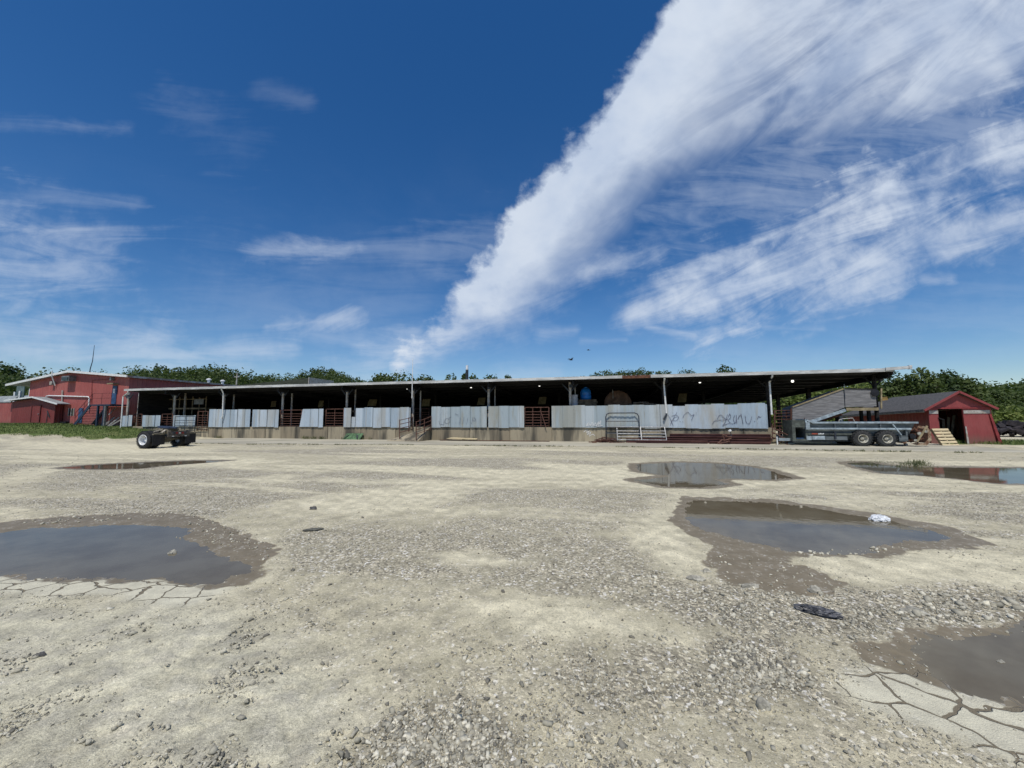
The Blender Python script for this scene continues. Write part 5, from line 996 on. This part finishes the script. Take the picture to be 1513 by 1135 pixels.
# front shield with a square opening, drawbar and jack
k = MB(); f0 = PW(1171, 652, .3); f1 = PW(1192.5, 621, .3); o0 = PW(1175.5, 648.5, .3); o1 = PW(1189, 631.5, .3)
for x0, x1, z0, z1 in ((f0[0], o0[0], f0[1], f1[1]), (o1[0], f1[0]-.03, f0[1], f1[1]), (o0[0]+.002, o1[0]-.002, o1[1], f1[1]), (o0[0]+.002, o1[0]-.002, f0[1], o0[1])): k.box(x0, x1, .25, .34, z0, z1)
k.box(f0[0], f1[0]-.03, .342, 1.5, f1[1]-.07, f1[1]-.005); k.box(f0[0], f0[0]+.05, .342, 1.5, f0[1], f1[1]-.072); k.box(f0[0]+.05, f1[0]-.03, 1.42, 1.5, f0[1], f1[1]-.072); k.build('front_shield', OLIV, WG)
k = MB(); a = PW(1151.5, 651.5, .5); c = PW(1177, 647.8, .5); k.box(a[0], c[0]+.9, .55, .8, a[1], c[1]); k.build('drawbar', SPRL, WG); k = MB(); k.box(c[0], f1[0], .5, .546, a[1]-.02, c[1]+.03); k.build('drawbar_sleeve', BLUE, WG)
k = MB(); a = PW(1150, 657, .5); k.tube([(a[0], .62, 0), (a[0], .62, PW(1150, 645.5, .5)[1])], .035, 8); k.box(a[0]-.1, a[0]+.1, .55, .7, 0, .02); k.build('jack', WHITE, WG)
k = MB(); pts = [(1243, 624), (1244, 620.5), (1250, 618.8), (1264, 617.8), (1267.5, 624)]; k.tube([(PW(*p)[0], .25, PW(*p)[1]) for p in pts], .022, 6); k.build('hoop_handle', POSTM, WG)
# rear: gear case, rusty beater bars and cross brace
k = MB(); a = PW(1333, 652); c = PW(1343, 644); k.box(a[0], c[0], y0+.0, y0+.3, a[1]-.02, c[1]); k.box(c[0]+.0, c[0]+.08, y0, y0+.2, a[1], zm-.05); k.build('gear_case', SPRD, WG)
xb0 = PW(1348, 640)[0]; k = MB()
for zz in (.50, .86):
    k.tube([(xb0+.42, y0-.05, zz), (xb0+.42, y1+.05, zz)], .09, 10)
    for i in range(9):
        yy = y0+.05+i*.19; a_ = i*.9
        for j in range(3): b_ = a_+j*2.09; k.bar((xb0+.42, yy, zz), (xb0+.42+.27*math.cos(b_), yy+.03, zz+.27*math.sin(b_)), .06, .025, (0, 1, 0))
k.build('beater', RUST, WG)
k = MB(); k.prism([(xb0+.05, .22), (xb0+.3, .13), (xb0+.75, .12), (xb0+.98, .4), (xb0+1.0, .85), (xb0+.85, 1.12), (xb0+.5, 1.2), (xb0+.38, 1.1), (xb0+.72, 1.0), (xb0+.84, .8), (xb0+.84, .45), (xb0+.66, .24), (xb0+.3, .26)], y0+.02, y0+.06); k.prism([(xb0+.05, .22), (xb0+.75, .12), (xb0+1.0, .85), (xb0+.5, 1.2)], y1-.06, y1-.02); k.build('beater_guard', mat('worn_rust_cream', (.16, .08, .045), .8, var=.4, scale=5, col2=(.42, .33, .22)), WG)
a, c = PW(1358, 653), PW(1373, 629.5); k = MB().bar((a[0], y0-.06, a[1]), (c[0], y0-.06, c[1]), .085, .04, (0, 1, 0)); k.build('cross_brace', TAN, WG)
k = MB(); a = PW(1362, 641); k.lathe([(0, 0), (.10, 0), (.10, .06), (0, .07)], (a[0], y0-.001, a[1]), (0, -1, 0), 14); a = PW(1371, 638); k.lathe([(0, 0), (.07, 0), (.07, .06), (0, .07)], (a[0], y0-.03, a[1]), (0, -1, 0), 12); a = PW(1355.5, 651); k.lathe([(0, 0), (.07, 0), (.07, .06), (0, .07)], (a[0], y0-.03, a[1]), (0, -1, 0), 12); k.build('sprocket', RIMW, WG); k = MB(); a = PW(1352, 645); k.lathe([(0, 0), (.14, 0), (.14, .12), (0, .12)], (a[0], y0+.05, a[1]), (0, -1, 0), 16); k.build('hub_drum', BLACK, WG)
# white board on the ground under the drawbar
a = toL(G(1152, 657)); L_ = lx(1229, a[1]+.05, 655)-a[0]; t = bthing('white_board', 'long white board lying on the ground under the wagon drawbar', 'board', a[0], a[1], 0); k = MB(); k.hexa([(.1, 0, .05), (L_*.28, -.05, .05), (L_*.28, .25, .05), (.1, .25, .05), (.1, 0, .09), (L_*.28, -.05, .12), (L_*.28, .25, .12), (.1, .25, .09)]); k.box(L_*.28, L_, .05, .25, .10, .19); k.build('board', WHITE, t)
p = G(1338.5, 659.5); t = thing('support_block', 'small pale block on the ground behind the rear wagon wheel', 'block', (p[0], p[1], 0)); MB().box(-.07, .07, -.06, .06, 0, .16).build('block', POSTM, t, bevel=.01)
# ------------------------------------------------------------------ pallet
b0 = G(1393.5, 659.6); b1 = G(1417.5, 659.2); t0_ = at(1376.2, 633.4, b0[1]+.45); vx = Vector(b1-b0); vz = Vector(t0_-b0); vx.z = 0; nrm = vx.cross(vz).normalized()
if nrm.y > 0: nrm = -nrm
t = thing('pallet', 'pale wooden pallet leaning on its side in front of the red shed', 'pallet', b0)
def pq(s0, s1, h0, h1, d0, d1): 
    f = lambda s, h, d: tuple(vx*s+vz*h+nrm*d)
    return MB().hexa([f(s0, h0, d0), f(s1, h0, d0), f(s1, h0, d1), f(s0, h0, d1), f(s0, h1, d0), f(s1, h1, d0), f(s1, h1, d1), f(s0, h1, d1)])
for i in range(6): h = i/5*.875; pq(0, 1, h, h+.115, 0, .022).build('deck_board', PALW, t)
for s in (0, .47, .94): pq(s, s+.05, .01, .985, -.10, -.002).build('stringer', PALW if s == .47 else PALD, t)
for i in range(3): h = i/2*.875; pq(0, 1, h, h+.1, -.125, -.102).build('back_board', PALD, t)
# ------------------------------------------------------------------ truck rear axle standing in the yard
wdir = np.array([.2, .98]); wl0 = G(209.5, 663.7)[:2]; ctr = wl0+1.22*wdir
t = TA = thing('truck_axle', 'cut-off truck rear axle with a fifth wheel plate and dual tyres standing alone', 'truck axle', (ctr[0], ctr[1], 0), math.atan2(-.2, .98))
RT = .51
for yo, yi, sgn in ((-1.06, -.72, 1), (1.06, .72, -1)):
    for yy, nm in ((yo, 'o'), (yi, 'i')):
        wl = thing('wheel', None, None); wl.parent = TA; wl.location = (0, yy, RT)
        k = MB(); tyre(k, (0, 0, 0), (0, 1, 0), RT, .29, .285)
        for i in range(36):
            a_ = 2*PI*i/36; ca, sa = math.cos(a_), math.sin(a_); k.bar(((RT)*ca, -.13, RT*sa), ((RT)*ca, .13, RT*sa), .05, .012, (ca, 0, sa))
        k.build('tyre', TYRE, wl)
        k = MB(); dep = .2 if nm == 'o' else .05
        k.lathe([(.30, -.145), (.30, -.158), (.275, -.158), (.262, -.10), (.255, .0), (.245, dep-.14), (.20, dep-.10), (.15, dep-.11), (.12, dep-.13), (.11, dep-.20), (.05, dep-.22), (0, dep-.22)], (0, 0, 0), (0, sgn, 0), 36); k.build('rim', ALLOY, wl, smooth=True)
        if nm == 'o':
            k = MB()
            for i in range(8): a_ = i*PI/4; k.lathe([(0, 0), (.02, 0), (.02, .05), (0, .05)], (.165*math.cos(a_), sgn*(dep-.105), .165*math.sin(a_)), (0, -sgn, 0), 6)
            k.build('lug_nut', GREYM, wl)
k = MB(); k.tube([(0, -1.0, RT), (0, -.35, RT), (0, -.2, RT), (0, .2, RT), (0, .35, RT), (0, 1.0, RT)], [.08, .09, .2, .2, .09, .08], 12); k.build('axle_tube', MUDM, TA)
k = MB()
for y in (-.43, .43): k.box(-.75, .95, y-.04, y+.04, .80, 1.02)
k.build('frame_rail', MUDM, TA)
k = MB(); k.box(.93, 1.0, -.62, .62, .66, .98); k.build('rear_crossmember', mat('brown_grey_steel', (.10, .085, .07), .8, var=.4, scale=6), TA)
for y in (-.33, -.15, .18, .34): k = MB().lathe([(0, 0), (.065, 0), (.065, .02), (0, .03)], (1.001, y, .87), (1, 0, 0), 14); k.build('tail_lamp', mat('lamp_red', (.20, .02, .02), .3, var=.2) if y in (-.15, .18) else DPIPE, TA)
k = MB(); k.box(1.001, 1.012, -.03, .07, .84, .90); k.box(1.001, 1.012, -.42, -.30, .67, .71); k.box(1.001, 1.012, .30, .42, .67, .71); k.build('white_plate', WHITE, TA)
k = MB()
for s in (-1, 1):
    k.tube([(.2, s*.48, .95), (.5, s*.55, .98), (.72, s*.9, .88), (.74, s*1.2, .86)], .03, 8); k.hexa([(.0, s*.5, .98), (.35, s*.5, 1.02), (.35, s*.62, 1.02), (.0, s*.62, .98), (.05, s*.5, 1.16), (.2, s*.5, 1.16), (.2, s*.6, 1.16), (.05, s*.6, 1.16)]); k.box(.66, .76, min(s*.6, s*1.22), max(s*.6, s*1.22), .80, .87)
k.build('mud_flap_bracket', MUDM, TA)
for s in (-1, 1): MB().hexa([(.70, s*.90-.32, .20), (.72, s*.90-.32, .20), (.72, s*.90+.32, .24), (.70, s*.90+.32, .24), (.69, s*.90-.32, .80), (.71, s*.90-.32, .80), (.71, s*.90+.32, .80), (.69, s*.90+.32, .80)]).build('mud_flap', BLACK, TA)
import bmesh
n_ = 26; pl2 = []
for i in range(n_+1): a_ = math.radians(22)+(2*PI-math.radians(44))*i/n_; pl2.append((.46*math.cos(a_), .46*math.sin(a_)))
pl2 += [(.10, -.05), (.06, 0), (.10, .05)]
k = MB(); i0_ = len(k.v); tl = math.radians(-9)
def tp(x, y, z): return (x*math.cos(tl)+.05, y, 1.16+z+x*math.sin(-tl)*-1)
k.v += [tp(x, y, 0) for x, y in pl2]+[tp(x, y, .06) for x, y in pl2]; n_ = len(pl2); k.f += [tuple(range(n_))[::-1], tuple(range(n_, 2*n_))]
for j in range(n_): q2 = (j+1) % n_; k.f.append((j, q2, n_+q2, n_+j))
k.build('fifth_wheel_plate', DPIPE, TA); k = MB(); k.box(-.3, .35, -.44, -.32, 1.02, 1.15); k.box(-.3, .35, .32, .44, 1.02, 1.15); k.build('plate_mount', MUDM, TA)
k = MB().tube([(-.6, -.2, .8), (.5, -.2, .72), (.9, -.1, .68)], .05, 8); k.build('air_tank', DPIPE, TA)
k = MB(); k.bar((.55, -.62, 1.1), (.35, -.95, .95), .12, .05); k.bar((.6, -.5, 1.06), (.75, -.8, .9), .1, .05); k.build('fender_stub', mat('dusty_cream', (.36, .32, .25), .8, var=.3, scale=8), TA)
# ------------------------------------------------------------------ litter
from mathutils import noise as mn
def crumple(name, label, cat, u, v, L, Wd, Hh, m, rz, fr_=3.0, amp=.5, z=0.0, hole=False):
    p = G(u, v); bm = bmesh.new(); bmesh.ops.create_icosphere(bm, subdivisions=5, radius=1); sd = random.uniform(0, 99)
    for w in bm.verts:
        d = Vector(w.co); o = Vector((sd, sd*.3, 0)); rg = 1-abs(mn.noise(d*fr_+o))*2; r2 = 1-abs(mn.noise(d*fr_*2.3+o))*2
        kk = 1+amp*(.55*rg+.3*r2-.4)+.12*mn.noise(d*fr_*5+o)
        x, y, zz = d.x*kk*L/2, d.y*kk*Wd/2, d.z*kk*Hh
        if hole: rr_ = math.hypot(d.x, d.y); zz *= (.35 if rr_ < .45 else 1)
        w.co = Vector((x, y, max(-.01, zz*.9+Hh*.15)))
    me = bpy.data.meshes.new(name); bm.to_mesh(me); bm.free(); o = bpy.data.objects.new(name, me); COL.objects.link(o); me.materials.append(m); o.location = (p[0], p[1], gh(p[0], p[1])+.012+z); o.rotation_euler = (0, 0, rz); tag(o, label, cat); return o
PLAS = mat('dark_plastic_film', (.06, .06, .066), .45, var=.5, scale=14, spec=.6)
crumple('plastic_sheet', 'crumpled dark grey plastic sheet lying on the gravel', 'plastic', 1209, 907, .30, .11, .04, PLAS, -.6, 1.5, .5)
crumple('white_bag', 'crumpled white plastic bag lying at the back edge of the muddy puddle', 'bag', 1299, 767, .32, .22, .085, mat('white_plastic_film', (.72, .73, .73), .5, var=.12, scale=10), .2, 1.3, .35, -.02, True)
crumple('plastic_scrap', 'scrap of black plastic floating in the middle of the muddy puddle', 'plastic', 1228, 791, .20, .09, .018, PLAS, -.2, 2.5, .6, -.015)
crumple('plastic_scrap', 'small pale scrap floating left of the black plastic in the puddle', 'litter', 1206, 789, .16, .05, .012, mat('pale_litter', (.4, .38, .33), .7, var=.3, scale=10), .1, 2.5, .6, -.015)
p = G(463, 783.5); o = crumple('flat_scrap', 'flat dark scrap lying on the gravel left of centre', 'litter', 463, 783.5, .26, .12, .012, mat('dull_brown_scrap', (.12, .115, .09), .8, var=.3, scale=10), .35, 2, .4)
# ================================================================== HILLS, WOODS, TREES
sky_u = [-400, -60, 0, 15, 30, 45, 70, 100, 140, 185, 230, 260, 290, 320, 345, 380, 410, 440, 465, 485, 505, 530, 560, 600, 640, 700, 760, 800, 860, 900, 930, 960, 1010, 1050, 1100, 1180, 1260, 1330, 1400, 1440, 1465, 1490, 1513, 1580, 1900]
sky_v = [545, 541, 540, 540, 548, 552, 551, 549, 551, 546, 543, 541.5, 540.5, 543, 549, 552, 555, 551, 548, 546, 554, 560, 560, 560, 561, 562, 564, 564, 557, 549, 544, 547, 548, 556, 562, 566, 566, 564, 561, 561, 566, 566, 562, 560, 560]
RH = 215.0
def hill_top(th):      # elevation of the wooded skyline in metres at RH for a bearing
    u = CX+F*math.tan(th)*1.0; v = float(np.interp(u, sky_u, sky_v)); d = ray(u, v); return EYE+RH*d[2]/math.hypot(d[0], d[1])
TREEH = 9.5   # typical height of the hillside trees
hb = MB(); ths = [math.radians(a) for a in np.arange(-62, 62.1, 1.0)]; rsx = [92, 110, 130, 150, 170, 190, 205, 218, 240, 300, 420]
def hill_z(r, th):
    top = max(1.0, hill_top(th)-TREEH*1.2); f_ = sst(95, 212, np.array([float(r)]))[0]; return -1.5+(top+1.5)*f_ if r < 218 else -1.5+(top+1.5)*max(.2, 1-(r-218)/260)
for r in rsx:
    for th in ths: hb.v.append((r*math.sin(th), r*math.cos(th), hill_z(r, th)))
nt_ = len(ths)
for i in range(len(rsx)-1):
    for j in range(nt_-1): hb.f.append((i*nt_+j, i*nt_+j+1, (i+1)*nt_+j+1, (i+1)*nt_+j))
tag(hb.build('hills', mat('hill_undergrowth', (.018, .032, .010), .95, var=.4, scale=.2), smooth=True), kind='structure')
def leafmat(name, a, c, d_):
    m, nt, b = newmat(name); ti = attr(nt, 'tint'); cc = mixc(nt, ti.sstep(0, .6), a, c); cc = mixc(nt, ti.sstep(.6, 1), cc, d_); ln(nt, cc, b.inputs['Base Color']); b.inputs['Roughness'].default_value = .65; b.inputs['Specular IOR Level'].default_value = .25
    tr = nt.nodes.new('ShaderNodeBsdfTranslucent'); ln(nt, mixc(nt, .5, cc, (.12, .20, .02)), tr.inputs[0]); ms = nt.nodes.new('ShaderNodeMixShader'); ms.inputs[0].default_value = .3; nt.links.new(b.outputs[0], ms.inputs[1]); nt.links.new(tr.outputs[0], ms.inputs[2]); nt.links.new(ms.outputs[0], nt.nodes['Material Output'].inputs[0]); return m
LF1 = leafmat('wood_leaves', (.045, .068, .022), (.082, .112, .034), (.128, .155, .05)); LF2 = leafmat('bright_leaves', (.085, .12, .028), (.15, .19, .045), (.22, .245, .065)); LF3 = leafmat('dark_leaves', (.030, .050, .020), (.055, .085, .030), (.085, .12, .04))
BARK = mat('bark', (.07, .055, .042), .9, var=.3, scale=8, mp=(4, 4, .6), bump=.4)
def crown(n, c, R, s, lobes=9, hollow=.45, seed=None):
    """leaf-clump quads spread through several lobes of an uneven crown"""
    L = []; 
    for i in range(lobes):
        v = rng.normal(0, 1, 3); v /= np.linalg.norm(v); k = rng.uniform(.25, .72); L.append((np.array([v[0]*R[0]*k, v[1]*R[1]*k, (abs(v[2])*1.0-.35)*R[2]*k*1.15]), rng.uniform(.30, .55)))
    per = max(1, n//lobes); out = []; tint = []
    for lc, lr in L:
        v = rng.normal(0, 1, (per, 3)); v /= np.linalg.norm(v, axis=1)[:, None]; rad = rng.uniform(hollow, 1.0, per)**.6; rad *= 1+.09*rng.normal(0, 1, per)
        P = lc[None]+v*rad[:, None]*lr*np.array(R)[None]*np.array([1, 1, .8])
        nr = v*.7+rng.normal(0, .75, (per, 3))+np.array([0, 0, .35]); nr /= np.linalg.norm(nr, axis=1)[:, None]
        a = np.cross(nr, rng.normal(0, 1, (per, 3))); a /= np.linalg.norm(a, axis=1)[:, None]; b = np.cross(nr, a)
        sz = (s*rng.uniform(.55, 1.35, per))[:, None]; asp = rng.uniform(.5, .9, per)[:, None]
        out.append(np.stack([P-a*sz, P-b*sz*asp, P+a*sz, P+b*sz*asp], 1)); tint.append(np.clip(rng.normal(.42, .2, per)+rng.uniform(-.15, .2), 0, 1))
    O = np.concatenate(out); cc_ = O.mean(1); lo = np.quantile(cc_, .012, axis=0); hi = np.quantile(cc_, .995, axis=0)
    O = (O-cc_[:, None])+((cc_-(lo+hi)/2)/((hi-lo)/2)*np.array(R)+np.array(c))[:, None]
    return O.astype(np.float32), np.concatenate(tint)
def woods(name, label, ulo, uhi, rows, step):
    V, T = [], []
    for r, n in rows:
        u = ulo
        th0, th1 = math.atan((ulo-CX)/F), math.atan((uhi-CX)/F); th = th0
        while th < th1:
            rr_ = r+random.uniform(-7, 7); h = TREEH*random.uniform(.75, 1.12); w = random.uniform(2.6, 5.2); z = hill_z(min(217, rr_), th)
            v, t_i = crown(n, (rr_*math.sin(th), rr_*math.cos(th), z+h*.62), (w, w, h*.46), .38, 7, .6); V.append(v); T.append(np.clip(t_i+random.uniform(-.22, .2), 0, 1)); th += step/r*random.uniform(.7, 1.3)
    return tag(quads(name, np.concatenate(V), LF1, None, np.concatenate(T)), label, 'wood', kind='stuff')
woods('hillside_wood', 'dense green wood covering the hill behind the left half of the barn', -260, 545, ((216, 900), (209, 900), (200, 760), (190, 520), (178, 400), (164, 300), (148, 240)), 4.6)
woods('hillside_wood', 'dark green wood on the low hill showing above the middle of the barn roof', 850, 1060, ((216, 1000), (208, 1000), (198, 800)), 4.6)
woods('hillside_wood', 'green wooded slope beyond the red shed at the right edge', 1090, 1640, ((216, 560), (206, 560), (194, 520), (180, 480), (165, 460), (148, 460), (130, 520), (112, 600)), 4.4)
def tree(u, vtop, Y, wpx, label, lf, hmul=1.0, n=2600, s=.22, bottom=None, lobes=12, cat='tree', group='trees beyond the buildings', base=None):
    p = at(u, 617, Y); top = at(u, vtop, Y)[2]; zb = 0.0 if base is None else base; w = wpx/2*math.hypot(p[0], p[1])/math.hypot(F, u-CX)*1.0; h = top-zb; cb = zb+h*.28 if bottom is None else bottom
    t = thing('tree' if cat == 'tree' else 'bush', label, cat, (p[0], p[1], zb), 0, group)
    hc = (top-cb)/2; v, ti = crown(n, (0, 0, cb-zb+hc*.95), (w, w*.9, hc*.98), s, lobes); quads('crown', v, lf, t, ti)
    k = MB(); tr_ = max(.08, h*.022); k.tube([(0, 0, -.3), (.05, 0, h*.2), (-.05, .05, h*.45), (.05, 0, h*.72)], [tr_*1.4, tr_, tr_*.75, tr_*.3], 8)
    for i in range(7): a_ = i*2.4; z0 = h*(.25+.06*i); k.tube([(0, 0, z0), (math.cos(a_)*w*.35, math.sin(a_)*w*.35, z0+h*.12), (math.cos(a_)*w*.62, math.sin(a_)*w*.62, z0+h*.2)], [tr_*.5, tr_*.35, tr_*.12], 6)
    k.build('trunk', BARK, t); return t
for u, v, w, lab in ((560, 553, 30, 'tree with a rounded crown just left of the white antenna mast above the roof'), (592, 552, 42, 'widest tree crown behind the white antenna mast above the roof'), (631, 555, 24, 'small tree crown first to the right of the antenna mast'), (668, 555.5, 19, 'lone small tree crown midway between the antenna mast and the black vent'), (686, 552, 11, 'narrow tree crown directly left of the black vent stack'), (706, 556, 17, 'small tree crown directly right of the black vent stack'), (725, 555, 19, 'second small tree crown right of the black vent stack'), (752, 555.5, 15, 'small lone tree crown showing above the roof near the middle of the barn')):
    tree(u, v, 120, w*1.6, lab, LF1, n=3200, s=.42, lobes=8)
tree(1083, 541.5, 85, 62, 'lone round-topped tree rising above the roof near the right end of the barn', LF1, n=5000, s=.3)
tree(5, 538, 120, 40, 'tall dark tree at the far left edge behind the red building', LF3, n=3600, s=.45)
for u, v, Y, w, lab, lf in ((1330, 553, 46, 62, 'tree whose crown stands just behind the end of the roof gutter', LF1), (1366, 549, 44, 58, 'tall tree behind the left end of the red shed roof', LF1), (1405, 551, 46, 50, 'tall dark tree behind the peak of the red shed', LF3), (1437, 560, 45, 50, 'tree leaning out over the right slope of the red shed roof', LF1), (1463, 576, 52, 56, 'broad lower tree right of the red shed', LF1), (1495, 575, 58, 60, 'tree near the right edge with a rounded mid-green crown', LF1)):
    tree(u, v, Y, w, lab, lf, n=11000, s=.19, lobes=18, bottom=.9)
for u, v, Y, w, lab in ((1120, 590, 50, 60, 'bright green bush seen under the roof left of the timber posts'), (1172, 570, 49, 66, 'sunlit yellow-green tree seen under the roof between the far posts'), (1218, 567, 50, 66, 'sunlit yellow-green tree seen under the roof between the middle posts'), (1262, 563, 48, 66, 'sunlit green tree seen under the roof beside the front end post'), (1300, 560, 50, 60, 'green tree behind the raised deck of the chute'), (1462, 602, 44, 62, 'bright green bush beside the right wall of the red shed'), (1500, 600, 47, 62, 'bright green bush at the right edge above the dark scrap heap')):
    bush = 'bush' in lab; tree(u, v, Y, w, lab, LF2, n=6500, s=.17, lobes=14, bottom=.2, cat='bush' if bush else 'tree', group='bright bushes and trees behind the yard')
# dark heap at the right edge
p = G(1500, 646.3); t = thing('scrap_pile', 'dark heap of scrap lying below the trees at the right edge', 'scrap heap', (p[0], p[1], 0)); k = MB()
for i in range(60):
    x = random.uniform(-1.9, 3.6); y = random.uniform(-.3, 1.6); h = (1.35-.18*abs(x-.8))*random.uniform(.3, 1); a_ = random.uniform(0, 3); s = random.uniform(.2, .6)
    k.bar((x-s*math.cos(a_), y-s*math.sin(a_)*.5, max(0.05, h-.3)), (x+s*math.cos(a_), y+s*math.sin(a_)*.5, h), random.uniform(.2, .6), random.uniform(.15, .45))
k.build('scrap', mat('dark_scrap', (.028, .022, .024), .8, var=.5, scale=3), t)
# farther roof and pole seen over the barn
p = lp(400, 566, 27); a0 = lp(345, 569, 27); a1 = lp(456, 558.5, 27); t = bthing('far_roof', 'dark mossy roof showing low over the barn roof left of its middle', 'roof', p[0], 27, 0)
MB().hexa([(a0[0]-p[0]-2, 0, 2.2), (a1[0]-p[0], 0, 2.2), (a1[0]-p[0], 6, 2.2), (a0[0]-p[0]-2, 6, 2.2), (a0[0]-p[0]-2, 0, a0[1]-.25), (a1[0]-p[0], 0, a1[1]), (a1[0]-p[0], 6, a1[1]), (a0[0]-p[0]-2, 6, a0[1]-.25)]).build('roof_slope', mat('mossy_shingles', (.05, .055, .035), .95, var=.4, scale=3, mp=(.3, 1, 4)), t)
MB().box(a1[0]-p[0]+.01, a1[0]-p[0]+.13, -.05, 6, 2.2, a1[1]+.08).build('verge', POSTM, t)
p = at(347.5, 600, 70); t = thing('utility_pole', 'thin pale pole rising from the wooded hill behind the red building', 'pole', (p[0], p[1], 0)); zt = at(347, 551, 70)[2]; MB().tube([(0, 0, 0), (0, 0, zt)], [.16, .10], 8).build('pole', POSTM, t); MB().box(-.5, .5, -.05, .05, zt-.8, zt-.68).build('crossarm', POSTM, t)
# birds
BIRD = mat('black_feathers', (.012, .012, .014), .7, var=.2, scale=20)
def bird(u, v, Y, L, ang, dih, label):
    c = at(u, v, Y); k = MB(); b_ = L*.9
    k.tube([(-L*.45, 0, 0), (-L*.25, 0, .0), (0, 0, .01), (L*.28, 0, .02), (L*.4, 0, .03), (L*.5, 0, .02)], [L*.02, L*.07, L*.11, L*.08, L*.06, L*.01], 8)
    o = thing('bird', label, 'bird', c, ang); k.build('body', BIRD, o, smooth=True)
    for s in (-1, 1):
        k = MB(); z1, z2 = L*.35*dih, L*.3*dih
        k.hexa([(-L*.16, s*L*.05, -.004), (L*.16, s*L*.05, -.004), (L*.2, s*b_*.5, z1), (-L*.12, s*b_*.5, z1), (-L*.16, s*L*.05, .012), (L*.16, s*L*.05, .012), (L*.2, s*b_*.5, z1+.012), (-L*.12, s*b_*.5, z1+.012)])
        k.hexa([(-L*.12, s*b_*.5, z1), (L*.2, s*b_*.5, z1), (-L*.02, s*b_*1.05, z2), (-L*.12, s*b_*1.05, z2), (-L*.12, s*b_*.5, z1+.012), (L*.2, s*b_*.5, z1+.012), (-L*.02, s*b_*1.05, z2+.008), (-L*.12, s*b_*1.05, z2+.008)]); k.build('wing', BIRD, o)
    k = MB(); k.hexa([(-L*.4, -L*.03, -.005), (-L*.4, L*.03, -.005), (-L*.62, L*.1, -.005), (-L*.62, -L*.1, -.005), (-L*.4, -L*.03, .008), (-L*.4, L*.03, .008), (-L*.62, L*.1, .008), (-L*.62, -L*.1, .008)]); k.build('tail', BIRD, o)
bird(843.5, 532, 36, .5, .5, .9, 'black bird flying low above the barn roof with raised wings')
bird(869.5, 517.5, 46, .42, 2.9, .25, 'smaller black bird gliding higher above the barn roof')
